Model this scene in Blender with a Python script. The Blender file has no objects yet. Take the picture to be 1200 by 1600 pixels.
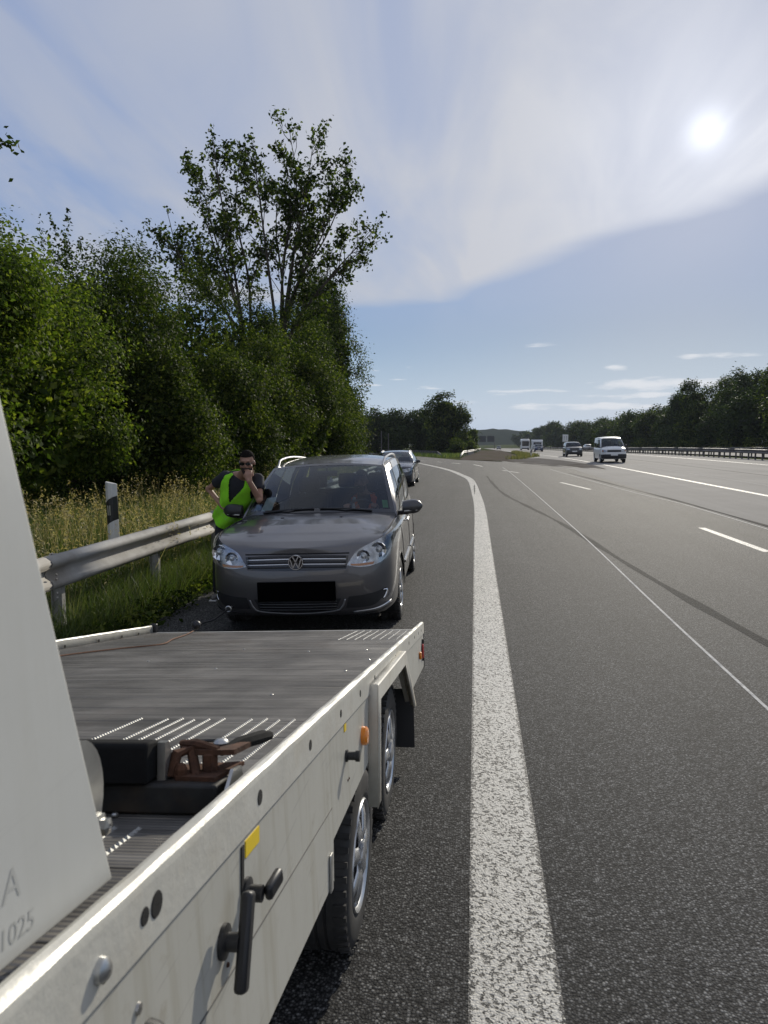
import bpy, bmesh, math, random
import numpy as np
from mathutils import Vector, Matrix, Euler
from mathutils.bvhtree import BVHTree

# ------------------------------------------------------------------ camera
scene = bpy.context.scene
coll = scene.collection
R = math.radians
CAM_H = 1.78
cam_d = bpy.data.cameras.new('camera')
cam = bpy.data.objects.new('camera', cam_d)
coll.objects.link(cam)
cam.location = (0, 0, CAM_H)
cam.rotation_euler = (R(90) - math.atan(0.1), 0, R(7.2))
cam_d.sensor_fit = 'VERTICAL'
cam_d.sensor_height = 24
cam_d.lens = 16.8
cam_d.clip_start = 0.05
cam_d.clip_end = 6000
cam_d.dof.use_dof = True
cam_d.dof.focus_distance = 8.0
cam_d.dof.aperture_fstop = 6.5
scene.camera = cam

# ------------------------------------------------------------------ sky
SUN_EL, SUN_AZ = R(20.6), R(16.1)          # azimuth clockwise from +Y
sun_vec = Vector((math.sin(SUN_AZ) * math.cos(SUN_EL), math.cos(SUN_AZ) * math.cos(SUN_EL), math.sin(SUN_EL)))
world = bpy.data.worlds.new('World')
scene.world = world
world.use_nodes = True
def build_world():
    nt = world.node_tree
    nt.nodes.clear()
    N, L = nt.nodes.new, nt.links.new
    def math_n(op, a, b=None, c=None, clamp=False):
        n = N('ShaderNodeMath'); n.operation = op; n.use_clamp = clamp
        for i, v in enumerate((a, b, c)):
            if v is None: continue
            if isinstance(v, (int, float)): n.inputs[i].default_value = v
            else: L(v, n.inputs[i])
        return n.outputs[0]
    def smooth(v, lo, hi):
        n = N('ShaderNodeMapRange'); n.interpolation_type = 'SMOOTHSTEP'
        L(v, n.inputs[0]); n.inputs[1].default_value = lo; n.inputs[2].default_value = hi
        return n.outputs[0]
    def mix(f, a, b):
        n = N('ShaderNodeMix'); n.data_type = 'RGBA'
        L(f, n.inputs[0])
        for k, v in ((6, a), (7, b)):
            if isinstance(v, tuple): n.inputs[k].default_value = v
            else: L(v, n.inputs[k])
        return n.outputs[2]
    out = N('ShaderNodeOutputWorld'); bg = N('ShaderNodeBackground')
    L(bg.outputs[0], out.inputs[0])
    sky = N('ShaderNodeTexSky'); sky.sky_type = 'NISHITA'; sky.sun_disc = False
    sky.sun_elevation = SUN_EL; sky.sun_rotation = SUN_AZ
    sky.altitude = 200; sky.air_density = 1.0; sky.dust_density = 0.4; sky.ozone_density = 1.6
    tc = N('ShaderNodeTexCoord')
    sv0 = N('ShaderNodeVectorMath'); sv0.operation = 'MAXIMUM'; L(tc.outputs['Generated'], sv0.inputs[0]); sv0.inputs[1].default_value = (-2, -2, 0.035); L(sv0.outputs[0], sky.inputs[0])
    sep = N('ShaderNodeSeparateXYZ'); L(tc.outputs['Generated'], sep.inputs[0])
    zc = math_n('MAXIMUM', sep.outputs[2], 0.0)
    zz = math_n('ADD', zc, 0.06)
    cx = math_n('DIVIDE', sep.outputs[0], zz)
    cy = math_n('DIVIDE', sep.outputs[1], zz)
    comb = N('ShaderNodeCombineXYZ'); L(cx, comb.inputs[0]); L(cy, comb.inputs[1])
    # fibrous cirrus: stretched noise, warped
    mp = N('ShaderNodeMapping'); L(comb.outputs[0], mp.inputs[0])
    mp.inputs['Rotation'].default_value = (0, 0, R(14)); mp.inputs['Scale'].default_value = (1.9, 0.5, 1)
    n1 = N('ShaderNodeTexNoise'); L(mp.outputs[0], n1.inputs['Vector'])
    n1.inputs['Scale'].default_value = 1.1; n1.inputs['Detail'].default_value = 9; n1.inputs['Roughness'].default_value = 0.52
    n1.inputs['Distortion'].default_value = 0.8
    n2 = N('ShaderNodeTexNoise'); L(comb.outputs[0], n2.inputs['Vector'])
    n2.inputs['Scale'].default_value = 0.9; n2.inputs['Detail'].default_value = 3; n2.inputs['Distortion'].default_value = 0.5
    # the veil ends along a bent line across the cloud deck
    e = math_n('MULTIPLY_ADD', math_n('MAXIMUM', math_n('ADD', cx, 0.2), 0.0), 1.3, cy)
    e = math_n('MULTIPLY_ADD', math_n('SUBTRACT', n2.outputs['Fac'], 0.5), 0.9, e)
    e = math_n('MULTIPLY_ADD', math_n('SUBTRACT', n1.outputs['Fac'], 0.5), 0.35, e)
    veil = math_n('SUBTRACT', 1.0, smooth(e, 3.75, 4.25))
    veil = math_n('MAXIMUM', veil, math_n('MULTIPLY', math_n('SUBTRACT', 1.0, smooth(e, 3.9, 6.0)), 0.16))
    fib = smooth(n1.outputs['Fac'], 0.33, 0.67)
    big = smooth(n2.outputs['Fac'], 0.30, 0.70)
    side = smooth(cx, -1.1, 0.15)
    edge = smooth(e, 1.6, 3.9)
    dens = math_n('MULTIPLY_ADD', fib, 0.46, 0.17)
    dens = math_n('MULTIPLY_ADD', big, 0.14, dens)
    dens = math_n('MULTIPLY_ADD', side, 0.30, dens)
    dens = math_n('MULTIPLY_ADD', edge, 0.22, dens)
    dens = math_n('MULTIPLY', dens, veil, clamp=True)
    # small flat clouds low over the horizon
    mp3 = N('ShaderNodeMapping'); L(tc.outputs['Generated'], mp3.inputs[0]); mp3.inputs['Scale'].default_value = (5.0, 5.0, 42)
    n3 = N('ShaderNodeTexNoise'); L(mp3.outputs[0], n3.inputs['Vector'])
    n3.inputs['Scale'].default_value = 1.3; n3.inputs['Detail'].default_value = 5; n3.inputs['Roughness'].default_value = 0.55
    band = math_n('MULTIPLY', smooth(sep.outputs[2], 0.04, 0.07), math_n('SUBTRACT', 1.0, smooth(sep.outputs[2], 0.11, 0.15)))
    az = math_n('ARCTAN2', sep.outputs[0], sep.outputs[1])
    mp4 = N('ShaderNodeMapping'); L(tc.outputs['Generated'], mp4.inputs[0]); mp4.inputs['Scale'].default_value = (22, 22, 120)
    n4 = N('ShaderNodeTexNoise'); L(mp4.outputs[0], n4.inputs['Vector']); n4.inputs['Scale'].default_value = 1.0; n4.inputs['Detail'].default_value = 5
    low = math_n('MULTIPLY', smooth(n3.outputs['Fac'], 0.66, 0.74), band)
    for a_, e_, sa, se in ((0.235, 0.072, 0.10, 0.0085), (0.205, 0.058, 0.06, 0.005), (0.305, 0.105, 0.05, 0.0045), (0.185, 0.094, 0.016, 0.005), (0.075, 0.066, 0.05, 0.003), (0.16, 0.045, 0.12, 0.005)):
        u_ = math_n('POWER', math_n('MULTIPLY', math_n('SUBTRACT', az, a_), 1 / sa), 2.0); v_ = math_n('POWER', math_n('MULTIPLY', math_n('SUBTRACT', sep.outputs[2], e_), 1 / se), 2.0)
        q_ = math_n('ADD', math_n('ADD', u_, v_), math_n('MULTIPLY', math_n('SUBTRACT', n4.outputs['Fac'], 0.42), 4.5))
        low = math_n('MAXIMUM', low, math_n('SUBTRACT', 1.0, smooth(q_, 0.1, 1.5)))
    low = math_n('MULTIPLY', low, 0.75)
    # glow of the veiled sun
    sv = N('ShaderNodeVectorMath'); sv.operation = 'DOT_PRODUCT'
    nrm = N('ShaderNodeVectorMath'); nrm.operation = 'NORMALIZE'; L(tc.outputs['Generated'], nrm.inputs[0])
    L(nrm.outputs[0], sv.inputs[0]); sv.inputs[1].default_value = sun_vec
    dt = math_n('MAXIMUM', sv.outputs['Value'], 0.0)
    g1 = math_n('POWER', dt, 9.0); g2 = math_n('POWER', dt, 110.0); g3 = math_n('POWER', dt, 4200.0)
    glow = math_n('MULTIPLY', g1, SKYP['g1']); glow = math_n('MULTIPLY_ADD', g2, SKYP['g2'], glow); glow = math_n('MULTIPLY_ADD', g3, SKYP['g3'], glow)
    cl = N('ShaderNodeCombineColor')
    cb = math_n('MULTIPLY_ADD', glow, 1.0, SKYP['cloud'])
    L(math_n('MULTIPLY', cb, 0.93), cl.inputs[0]); L(math_n('MULTIPLY', cb, 0.96), cl.inputs[1]); L(math_n('MULTIPLY', cb, 1.05), cl.inputs[2])
    skyg = N('ShaderNodeMix'); skyg.data_type = 'RGBA'; skyg.blend_type = 'MULTIPLY'; skyg.inputs[0].default_value = 1
    bw = N('ShaderNodeRGBToBW'); L(sky.outputs[0], bw.inputs[0])
    comp = math_n('MULTIPLY', math_n('POWER', math_n('MAXIMUM', bw.outputs[0], 0.05), -SKYP['comp']), SKYP['gain'])
    sc_ = N('ShaderNodeVectorMath'); sc_.operation = 'SCALE'; L(sky.outputs[0], sc_.inputs[0]); L(comp, sc_.inputs['Scale'])
    L(sc_.outputs[0], skyg.inputs[6]); skyg.inputs[7].default_value = SKYP['tint']
    hz = math_n('MULTIPLY', math_n('SUBTRACT', 1.0, smooth(sep.outputs[2], 0.0, 0.16)), 0.60)
    base = mix(hz, skyg.outputs[2], SKYP['haze'])
    c = mix(dens, base, cl.outputs[0])
    c = mix(low, c, (7.2, 7.3, 7.6, 1))
    L(c, bg.inputs[0])
    bg.inputs[1].default_value = SKYP['strength']
SKYP = dict(strength=0.1, cloud=4.8, g1=1.1, g2=2.0, g3=5.0, tint=(0.82, 0.93, 1.20, 1), haze=(5.2, 6.6, 9.0, 1), comp=0.62, gain=1.72)
build_world()

# ------------------------------------------------------------------ sun
sun_d = bpy.data.lights.new('sun', 'SUN')
sun_d.energy = 3.0
sun_d.angle = R(0.8)
sun_d.color = (1.0, 0.93, 0.80)
sun = bpy.data.objects.new('sun', sun_d)
coll.objects.link(sun)
sun.rotation_euler = sun_vec.to_track_quat('Z', 'Y').to_euler()
sun.location = (0, 0, 30)

# ------------------------------------------------------------------ exposure
scene.view_settings.view_transform = 'Standard'
scene.view_settings.look = 'None'
scene.view_settings.gamma = 1
scene.view_settings.exposure = 0.2
scene.view_settings.use_curve_mapping = False
scene.render.engine = 'CYCLES'
scene.cycles.max_bounces = 8
scene.cycles.transparent_max_bounces = 24
scene.cycles.caustics_reflective = False
scene.cycles.caustics_refractive = False
scene.cycles.sample_clamp_indirect = 6
# ------------------------------------------------------------------ helpers
random.seed(4)
rng = np.random.default_rng(11)

def ground(x, y):
    """Height of the road/verge surface: shoulder falls left, motorway rises right, everything drops gently far ahead."""
    z = 0.0
    if x < 0: z = 0.035 * max(x, -3.6)
    elif x > 5: z = 0.024 * (min(x, 22) - 5)
    if y > 50: z -= 0.0095 * (y - 50) ** 2 / 80 if y < 90 else 0.0095 * (y - 70)
    return z
def verge_edge(y):
    """x of the left asphalt edge."""
    return float(np.interp(y, [-60, 20, 32, 43, 50, 59, 70, 84, 95, 111, 130, 160], [-3.3, -3.3, -3.7, -5.0, -6.2, -8.0, -12, -18, -24, -34, -50, -85]))
def terrain(x, y):
    z = ground(x, y)
    e = min(verge_edge(y), -3.3) - 0.3
    if x < e:
        d = e - x
        z += float(np.interp(d, [0, 0.4, 1.2, 4, 12, 60], [0.0, 0.10, 0.36, 0.62, 0.9, 1.6]))
    if x > 38:
        z += min((x - 38) * 0.03, 1.2)
    return z

_mats = {}
def nodes_of(m):
    nt = m.node_tree
    return nt, nt.nodes.new, nt.links.new, nt.nodes['Principled BSDF']
def set_in(n, **kw):
    for k, v in kw.items(): n.inputs[k.replace('_', ' ')].default_value = v
def noise(nt, scale, detail=4, rough=0.55, coord=None, dist=0.0):
    n = nt.nodes.new('ShaderNodeTexNoise')
    n.inputs['Scale'].default_value = scale; n.inputs['Detail'].default_value = detail
    n.inputs['Roughness'].default_value = rough; n.inputs['Distortion'].default_value = dist
    if coord is not None: nt.links.new(coord, n.inputs['Vector'])
    return n
def ramp(nt, fac, stops):
    n = nt.nodes.new('ShaderNodeValToRGB'); nt.links.new(fac, n.inputs[0])
    el = n.color_ramp.elements
    while len(el) < len(stops): el.new(0.5)
    for e, (p, c) in zip(el, stops):
        e.position = p; e.color = (c if len(c) == 4 else (*c, 1)) if not isinstance(c, (int, float)) else (c, c, c, 1)
    return n.outputs[0]
def mixc(nt, f, a, b, mode='MIX'):
    n = nt.nodes.new('ShaderNodeMix'); n.data_type = 'RGBA'; n.blend_type = mode
    for k, v in ((0, f), (6, a), (7, b)):
        if isinstance(v, (int, float)): n.inputs[k].default_value = v
        elif isinstance(v, tuple): n.inputs[k].default_value = v if len(v) == 4 else (*v, 1)
        else: nt.links.new(v, n.inputs[k])
    return n.outputs[2]
def mth(nt, op, a, b=None, c=None, clamp=False):
    n = nt.nodes.new('ShaderNodeMath'); n.operation = op; n.use_clamp = clamp
    for i, v in enumerate((a, b, c)):
        if v is None: continue
        if isinstance(v, (int, float)): n.inputs[i].default_value = v
        else: nt.links.new(v, n.inputs[i])
    return n.outputs[0]
def bump(nt, height, strength, dist=0.01, normal=None):
    n = nt.nodes.new('ShaderNodeBump'); n.inputs['Strength'].default_value = strength; n.inputs['Distance'].default_value = dist
    nt.links.new(height, n.inputs['Height'])
    if normal is not None: nt.links.new(normal, n.inputs['Normal'])
    return n.outputs[0]
def objco(nt): return nt.nodes.new('ShaderNodeTexCoord').outputs['Object']
def newmat(name):
    m = bpy.data.materials.new(name); m.use_nodes = True; _mats[name] = m; return m

def mat(name, col, rough=0.5, metal=0.0, var=0.12, scale=6.0, dirt=None, dirt_amt=0.0, dirt_scale=3.0, coat=0.0, bumps=0.0, bscale=60, spec=0.5, emit=None):
    """Painted / plain surface with gentle tonal variation, optional dirt patches and fine relief."""
    if name in _mats: return _mats[name]
    m = newmat(name); nt, N, L, b = nodes_of(m)
    co = objco(nt)
    n1 = noise(nt, scale, 5, 0.6, co)
    lo = tuple(max(0, c * (1 - var)) for c in col); hi = tuple(min(1, c * (1 + var)) for c in col)
    c = ramp(nt, n1.outputs['Fac'], [(0.3, lo), (0.7, hi)])
    rgh = mth(nt, 'MULTIPLY_ADD', n1.outputs['Fac'], 0.16, rough - 0.08)
    if dirt:
        n2 = noise(nt, dirt_scale, 8, 0.65, co, 0.3)
        f = mth(nt, 'MULTIPLY', ramp(nt, n2.outputs['Fac'], [(0.45, 0.0), (0.75, 1.0)]), dirt_amt)
        c = mixc(nt, f, c, dirt)
        rgh = mth(nt, 'MULTIPLY_ADD', f, 0.3, rgh, clamp=True)
    L(c, b.inputs['Base Color']); L(rgh, b.inputs['Roughness'])
    b.inputs['Metallic'].default_value = metal
    b.inputs['Specular IOR Level'].default_value = spec
    if coat: b.inputs['Coat Weight'].default_value = coat; b.inputs['Coat Roughness'].default_value = 0.06
    if bumps:
        n3 = noise(nt, bscale, 4, 0.6, co); L(bump(nt, n3.outputs['Fac'], bumps, 0.004), b.inputs['Normal'])
    if emit:
        b.inputs['Emission Color'].default_value = (*emit[0], 1); b.inputs['Emission Strength'].default_value = emit[1]
    return m

def glass(name, tint, trans=0.75, rough=0.02):
    """Thin pane: see-through tint plus mirror-like reflection by angle."""
    if name in _mats: return _mats[name]
    m = newmat(name); nt = m.node_tree; nt.nodes.clear(); N, L = nt.nodes.new, nt.links.new
    out = N('ShaderNodeOutputMaterial'); tr = N('ShaderNodeBsdfTransparent'); gl = N('ShaderNodeBsdfGlossy'); mx = N('ShaderNodeMixShader'); fr = N('ShaderNodeFresnel')
    tr.inputs[0].default_value = (*tint, 1); gl.inputs[0].default_value = (0.9, 0.95, 1, 1); gl.inputs['Roughness'].default_value = rough
    fr.inputs[0].default_value = 1.5
    nz = noise(nt, 9, 4, 0.6, objco(nt))
    f = mth(nt, 'MULTIPLY_ADD', fr.outputs[0], 1.0, mth(nt, 'MULTIPLY', nz.outputs['Fac'], 1 - trans), clamp=True)
    L(f, mx.inputs[0]); L(tr.outputs[0], mx.inputs[1]); L(gl.outputs[0], mx.inputs[2]); L(mx.outputs[0], out.inputs[0])
    return m

# ---- mesh collector
class MB:
    def __init__(s): s.v = []; s.f = []
    def add(s, vs, fs):
        o = len(s.v); s.v += [tuple(v) for v in vs]; s.f += [tuple(i + o for i in f) for f in fs]; return s
    def box(s, c, d, rot=None):
        hx, hy, hz = d[0] / 2, d[1] / 2, d[2] / 2
        vs = [Vector((x, y, z)) for x in (-hx, hx) for y in (-hy, hy) for z in (-hz, hz)]
        if rot is not None: vs = [rot @ v for v in vs]
        c = Vector(c)
        return s.add([v + c for v in vs], [(0, 1, 3, 2), (4, 6, 7, 5), (0, 4, 5, 1), (2, 3, 7, 6), (0, 2, 6, 4), (1, 5, 7, 3)])
    def bar(s, a, b, w, h, up=(0, 0, 1)):
        a, b = Vector(a), Vector(b); d = (b - a); l = d.length; d.normalize()
        sx = d.cross(Vector(up)); sx.normalize(); u = sx.cross(d)
        vs = []
        for p in (a, b):
            for i, j in ((-1, -1), (1, -1), (1, 1), (-1, 1)): vs.append(p + sx * (w / 2 * i) + u * (h / 2 * j))
        return s.add(vs, [(3, 2, 1, 0), (4, 5, 6, 7), (0, 1, 5, 4), (1, 2, 6, 5), (2, 3, 7, 6), (3, 0, 4, 7)])
    def tube(s, pts, r, n=8, cap=True, sx=1.0):
        pts = [Vector(p) for p in pts]; rs = r if isinstance(r, (list, tuple, np.ndarray)) else [r] * len(pts)
        ref = Vector((0, 0, 1)); vs, fs = [], []
        pu = None
        for i, p in enumerate(pts):
            d = (pts[min(i + 1, len(pts) - 1)] - pts[max(i - 1, 0)]); d.normalize()
            if pu is None:
                pu = d.cross(ref)
                if pu.length < 0.05: pu = d.cross(Vector((0, 1, 0)))
            pu = pu - d * pu.dot(d); pu.normalize(); w = d.cross(pu)
            for k in range(n):
                a = 2 * math.pi * k / n; vs.append(p + pu * (math.cos(a) * rs[i] * sx) + w * (math.sin(a) * rs[i]))
        for i in range(len(pts) - 1):
            for k in range(n):
                k2 = (k + 1) % n; fs.append((i * n + k, i * n + k2, (i + 1) * n + k2, (i + 1) * n + k))
        if cap: fs.append(tuple(range(n - 1, -1, -1))); fs.append(tuple((len(pts) - 1) * n + k for k in range(n)))
        return s.add(vs, fs)
    def lathe(s, prof, c, axis='x', n=32, a0=0.0, a1=2 * math.pi):
        """prof: (radius, offset along axis)."""
        c = Vector(c); vs, fs = [], []; full = abs(a1 - a0 - 2 * math.pi) < 1e-6; m = n if full else n + 1
        for (r, h) in prof:
            for k in range(m):
                a = a0 + (a1 - a0) * k / n; p, q = math.cos(a) * r, math.sin(a) * r
                vs.append(c + (Vector((h, p, q)) if axis == 'x' else Vector((p, h, q)) if axis == 'y' else Vector((p, q, h))))
        for i in range(len(prof) - 1):
            for k in range(n):
                k2 = (k + 1) % m if full else k + 1
                fs.append((i * m + k, i * m + k2, (i + 1) * m + k2, (i + 1) * m + k))
        return s.add(vs, fs)
    def prism(s, poly, d, place):
        """poly of (a,b); d = (lo,hi) depth; place(a,b,h)->point."""
        n = len(poly); vs = [place(a, b, d[0]) for a, b in poly] + [place(a, b, d[1]) for a, b in poly]
        fs = [tuple(range(n))[::-1], tuple(range(n, 2 * n))] + [(i, (i + 1) % n, n + (i + 1) % n, n + i) for i in range(n)]
        return s.add(vs, fs)
    def grid(s, pts):
        """pts[i][j] -> quads."""
        r, c = len(pts), len(pts[0]); vs = [p for row in pts for p in row]
        return s.add(vs, [(i * c + j, i * c + j + 1, (i + 1) * c + j + 1, (i + 1) * c + j) for i in range(r - 1) for j in range(c - 1)])
    def ball(s, c, r, n=12, m=8, rot=None):
        rx, ry, rz = r if isinstance(r, (list, tuple)) else (r, r, r); vs, fs = [], []; c = Vector(c)
        for i in range(m + 1):
            t = math.pi * i / m
            for k in range(n):
                a = 2 * math.pi * k / n; v = Vector((rx * math.sin(t) * math.cos(a), ry * math.sin(t) * math.sin(a), rz * math.cos(t)))
                vs.append(c + (rot @ v if rot is not None else v))
        for i in range(m):
            for k in range(n):
                fs.append((i * n + k, (i + 1) * n + k, (i + 1) * n + (k + 1) % n, i * n + (k + 1) % n))
        return s.add(vs, fs)
    def xform(s, M): s.v = [tuple(M @ Vector(v)) for v in s.v]; return s
    def mesh(s, name, fix=True):
        me = bpy.data.meshes.new(name); me.from_pydata(s.v, [], s.f)
        if fix:
            bm = bmesh.new(); bm.from_mesh(me); bmesh.ops.remove_doubles(bm, verts=bm.verts, dist=1e-5)
            bmesh.ops.recalc_face_normals(bm, faces=bm.faces); bm.to_mesh(me); bm.free()
        me.update(); return me
    def build(s, name, m, parent=None, smooth=False, bevel=0.0, seg=2, angle=40, fix=True):
        me = s.mesh(name, fix)
        if m: me.materials.append(m)
        o = bpy.data.objects.new(name, me); coll.objects.link(o)
        if parent is not None: o.parent = parent
        if smooth:
            me.shade_smooth()
            me.set_sharp_from_angle(angle=R(angle))
        if bevel:
            b = o.modifiers.new('bevel', 'BEVEL'); b.width = bevel; b.segments = seg; b.limit_method = 'ANGLE'; b.angle_limit = R(35)
            b.harden_normals = False
            me.shade_smooth(); me.set_sharp_from_angle(angle=R(30))
        return o

def tag(o, label=None, cat=None, group=None, kind=None):
    if label: o['label'] = label
    if cat: o['category'] = cat
    if group: o['group'] = group
    if kind: o['kind'] = kind
    return o
def empty(name, loc, label=None, cat=None, group=None, rot=(0, 0, 0)):
    o = bpy.data.objects.new(name, None); coll.objects.link(o); o.location = loc; o.rotation_euler = rot
    o.empty_display_size = 0.2
    return tag(o, label, cat, group)
def share(src, parent, loc=None, rot=None, name=None):
    """Copy of one object sharing its mesh."""
    c = src.copy(); coll.objects.link(c); c.parent = parent
    if loc is not None: c.location = loc
    if rot is not None: c.rotation_euler = rot
    return c
def copy_tree(o, parent=None):
    c = o.copy(); coll.objects.link(c); c.parent = parent
    for ch in o.children: copy_tree(ch, c)
    return c
def np_mesh(name, verts, quads, m, smooth=False):
    me = bpy.data.meshes.new(name); nv, nf = len(verts), len(quads); k = quads.shape[1]
    me.vertices.add(nv); me.vertices.foreach_set('co', np.asarray(verts, np.float32).ravel())
    me.loops.add(nf * k); me.loops.foreach_set('vertex_index', np.asarray(quads, np.int32).ravel())
    me.polygons.add(nf); me.polygons.foreach_set('loop_start', np.arange(0, nf * k, k, dtype=np.int32))
    if smooth: me.polygons.foreach_set('use_smooth', np.ones(nf, bool))
    me.materials.append(m); me.update(calc_edges=True); return me
def np_obj(name, me, parent=None):
    o = bpy.data.objects.new(name, me); coll.objects.link(o); o.parent = parent; return o
def spline(pts, n):
    """Catmull-Rom through control points (rows), n samples uniformly over the control index."""
    P = np.asarray(pts, float); k = len(P); t = np.linspace(0, k - 1, n); i = np.clip(t.astype(int), 0, k - 2); f = (t - i)[:, None]
    p0 = P[np.maximum(i - 1, 0)]; p1 = P[i]; p2 = P[i + 1]; p3 = P[np.minimum(i + 2, k - 1)]
    p0 = np.where((i == 0)[:, None], 2 * p1 - p2, p0); p3 = np.where((i == k - 2)[:, None], 2 * p2 - p1, p3)
    return 0.5 * (2 * p1 + (p2 - p0) * f + (2 * p0 - 5 * p1 + 4 * p2 - p3) * f ** 2 + (3 * p1 - p0 - 3 * p2 + p3) * f ** 3)
def itp(x, xs, ys): return float(np.interp(x, xs, ys))
# ------------------------------------------------------------------ road materials
def asphalt_nodes(nt, co, base=0.088, scale=104):
    v = nt.nodes.new('ShaderNodeTexVoronoi'); v.inputs['Scale'].default_value = scale; nt.links.new(co, v.inputs['Vector'])
    v2 = nt.nodes.new('ShaderNodeTexVoronoi'); v2.inputs['Scale'].default_value = scale * 2.3; nt.links.new(co, v2.inputs['Vector'])
    s = nt.nodes.new('ShaderNodeSeparateColor'); nt.links.new(v.outputs['Color'], s.inputs[0])
    stones = ramp(nt, s.outputs[0], [(0.0, (base * .32, base * .32, base * .32)), (0.4, (base * .75, base * .74, base * .71)), (0.65, (base * 1.35, base * 1.32, base * 1.26)), (0.86, (base * 2.0, base * 1.98, base * 1.9)), (1.0, (base * 3.4, base * 3.35, base * 3.2))])
    gaps = ramp(nt, v.outputs['Distance'], [(0.30, 1.0), (0.62, 0.25)])
    c = mixc(nt, 1.0, stones, gaps, 'MULTIPLY')
    big = noise(nt, 0.55, 5, 0.6, co)
    mp = nt.nodes.new('ShaderNodeMapping'); nt.links.new(co, mp.inputs[0]); mp.inputs['Scale'].default_value = (1.1, 0.04, 1)
    streak = noise(nt, 1.4, 4, 0.6, mp.outputs[0])
    tone = mth(nt, 'MULTIPLY_ADD', big.outputs['Fac'], 0.35, mth(nt, 'MULTIPLY', streak.outputs['Fac'], 0.55))
    tone = ramp(nt, tone, [(0.30, 0.72), (0.62, 1.18)])
    c = mixc(nt, 1.0, c, tone, 'MULTIPLY')
    hgt = mth(nt, 'MULTIPLY_ADD', v2.outputs['Distance'], -0.35, mth(nt, 'MULTIPLY', v.outputs['Distance'], -1.0))
    return c, hgt, v
def make_asphalt():
    m = newmat('asphalt'); nt, N, L, b = nodes_of(m); co = objco(nt)
    c, h, v = asphalt_nodes(nt, co)
    L(c, b.inputs['Base Color']); b.inputs['Roughness'].default_value = 0.82; b.inputs['Specular IOR Level'].default_value = 0.22
    L(bump(nt, h, 0.45, 0.006), b.inputs['Normal']); return m
def make_paint(name, cover=0.5, col=0.62):
    m = newmat(name); nt, N, L, b = nodes_of(m); co = objco(nt)
    c, h, v = asphalt_nodes(nt, co)
    n1 = noise(nt, 66, 2.5, 0.55, co, 0.4); n2 = noise(nt, 3.0, 4, 0.6, co)
    mp = N('ShaderNodeMapping'); L(co, mp.inputs[0]); mp.inputs['Scale'].default_value = (26, 44, 1)
    n3 = noise(nt, 1.0, 2, 0.5, mp.outputs[0])
    f = mth(nt, 'MULTIPLY_ADD', n3.outputs['Fac'], 0.16, n1.outputs['Fac'])
    f = mth(nt, 'MULTIPLY_ADD', n2.outputs['Fac'], 0.16, f)
    uv = N('ShaderNodeUVMap'); su = N('ShaderNodeSeparateXYZ'); L(uv.outputs[0], su.inputs[0])
    ed = mth(nt, 'ABSOLUTE', mth(nt, 'SUBTRACT', su.outputs[0], 0.5)); ed = ramp(nt, ed, [(0.43, 0.0), (0.5, 1.0)])
    f = mth(nt, 'MULTIPLY_ADD', ed, -0.20, f)
    f = mth(nt, 'MULTIPLY_ADD', v.outputs['Distance'], -0.12, f)
    msk = ramp(nt, f, [(cover, 0.0), (cover + 0.06, 1.0)])
    paint = ramp(nt, n1.outputs['Fac'], [(0.3, (col * .74, col * .71, col * .63)), (0.65, (col, col * .97, col * .88))])
    cc = mixc(nt, msk, c, paint)
    L(cc, b.inputs['Base Color']); b.inputs['Roughness'].default_value = 0.65
    hh = mth(nt, 'MULTIPLY_ADD', msk, 0.8, mth(nt, 'MULTIPLY', h, 0.5))
    L(bump(nt, hh, 0.8, 0.006), b.inputs['Normal']); return m
def make_concrete():
    m = newmat('concrete_road'); nt, N, L, b = nodes_of(m); co = objco(nt)
    mp = N('ShaderNodeMapping'); L(co, mp.inputs[0]); mp.inputs['Scale'].default_value = (1.0, 0.03, 1)
    n1 = noise(nt, 1.3, 5, 0.6, mp.outputs[0]); n2 = noise(nt, 0.35, 5, 0.6, co); n3 = noise(nt, 40, 3, 0.6, co)
    t = mth(nt, 'MULTIPLY_ADD', n2.outputs['Fac'], 0.5, mth(nt, 'MULTIPLY', n1.outputs['Fac'], 0.5))
    c = ramp(nt, t, [(0.32, (0.165, 0.154, 0.138)), (0.66, (0.265, 0.248, 0.222))])
    c = mixc(nt, 0.25, c, ramp(nt, n3.outputs['Fac'], [(0.3, 0.11), (0.7, 0.33)]))
    L(c, b.inputs['Base Color']); b.inputs['Roughness'].default_value = 0.9; b.inputs['Specular IOR Level'].default_value = 0.15
    L(bump(nt, n3.outputs['Fac'], 0.4, 0.004), b.inputs['Normal']); return m
def make_soil(name, a, bcol, c3=None, scale=1.2):
    m = newmat(name); nt, N, L, b = nodes_of(m); co = objco(nt)
    n1 = noise(nt, scale, 8, 0.65, co); n2 = noise(nt, 22, 5, 0.7, co)
    c = ramp(nt, n1.outputs['Fac'], [(0.32, a), (0.62, bcol)])
    c = mixc(nt, 0.4, c, ramp(nt, n2.outputs['Fac'], [(0.3, tuple(x * .5 for x in a)), (0.7, tuple(min(1, x * 1.4) for x in bcol))]))
    if c3: c = mixc(nt, mth(nt, 'MULTIPLY', ramp(nt, noise(nt, 0.25, 4, 0.6, co).outputs['Fac'], [(0.5, 0.0), (0.62, 1.0)]), 0.8), c, c3)
    L(c, b.inputs['Base Color']); b.inputs['Roughness'].default_value = 1.0; b.inputs['Specular IOR Level'].default_value = 0.0
    L(bump(nt, n2.outputs['Fac'], 0.25, 0.02), b.inputs['Normal']); return m
M_asph = make_asphalt(); M_conc = make_concrete()
M_line = make_paint('road_paint', 0.500, 0.56); M_line2 = make_paint('road_paint_solid', 0.52, 0.62); M_faint = make_paint('road_paint_worn', 0.66, 0.42)
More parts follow.
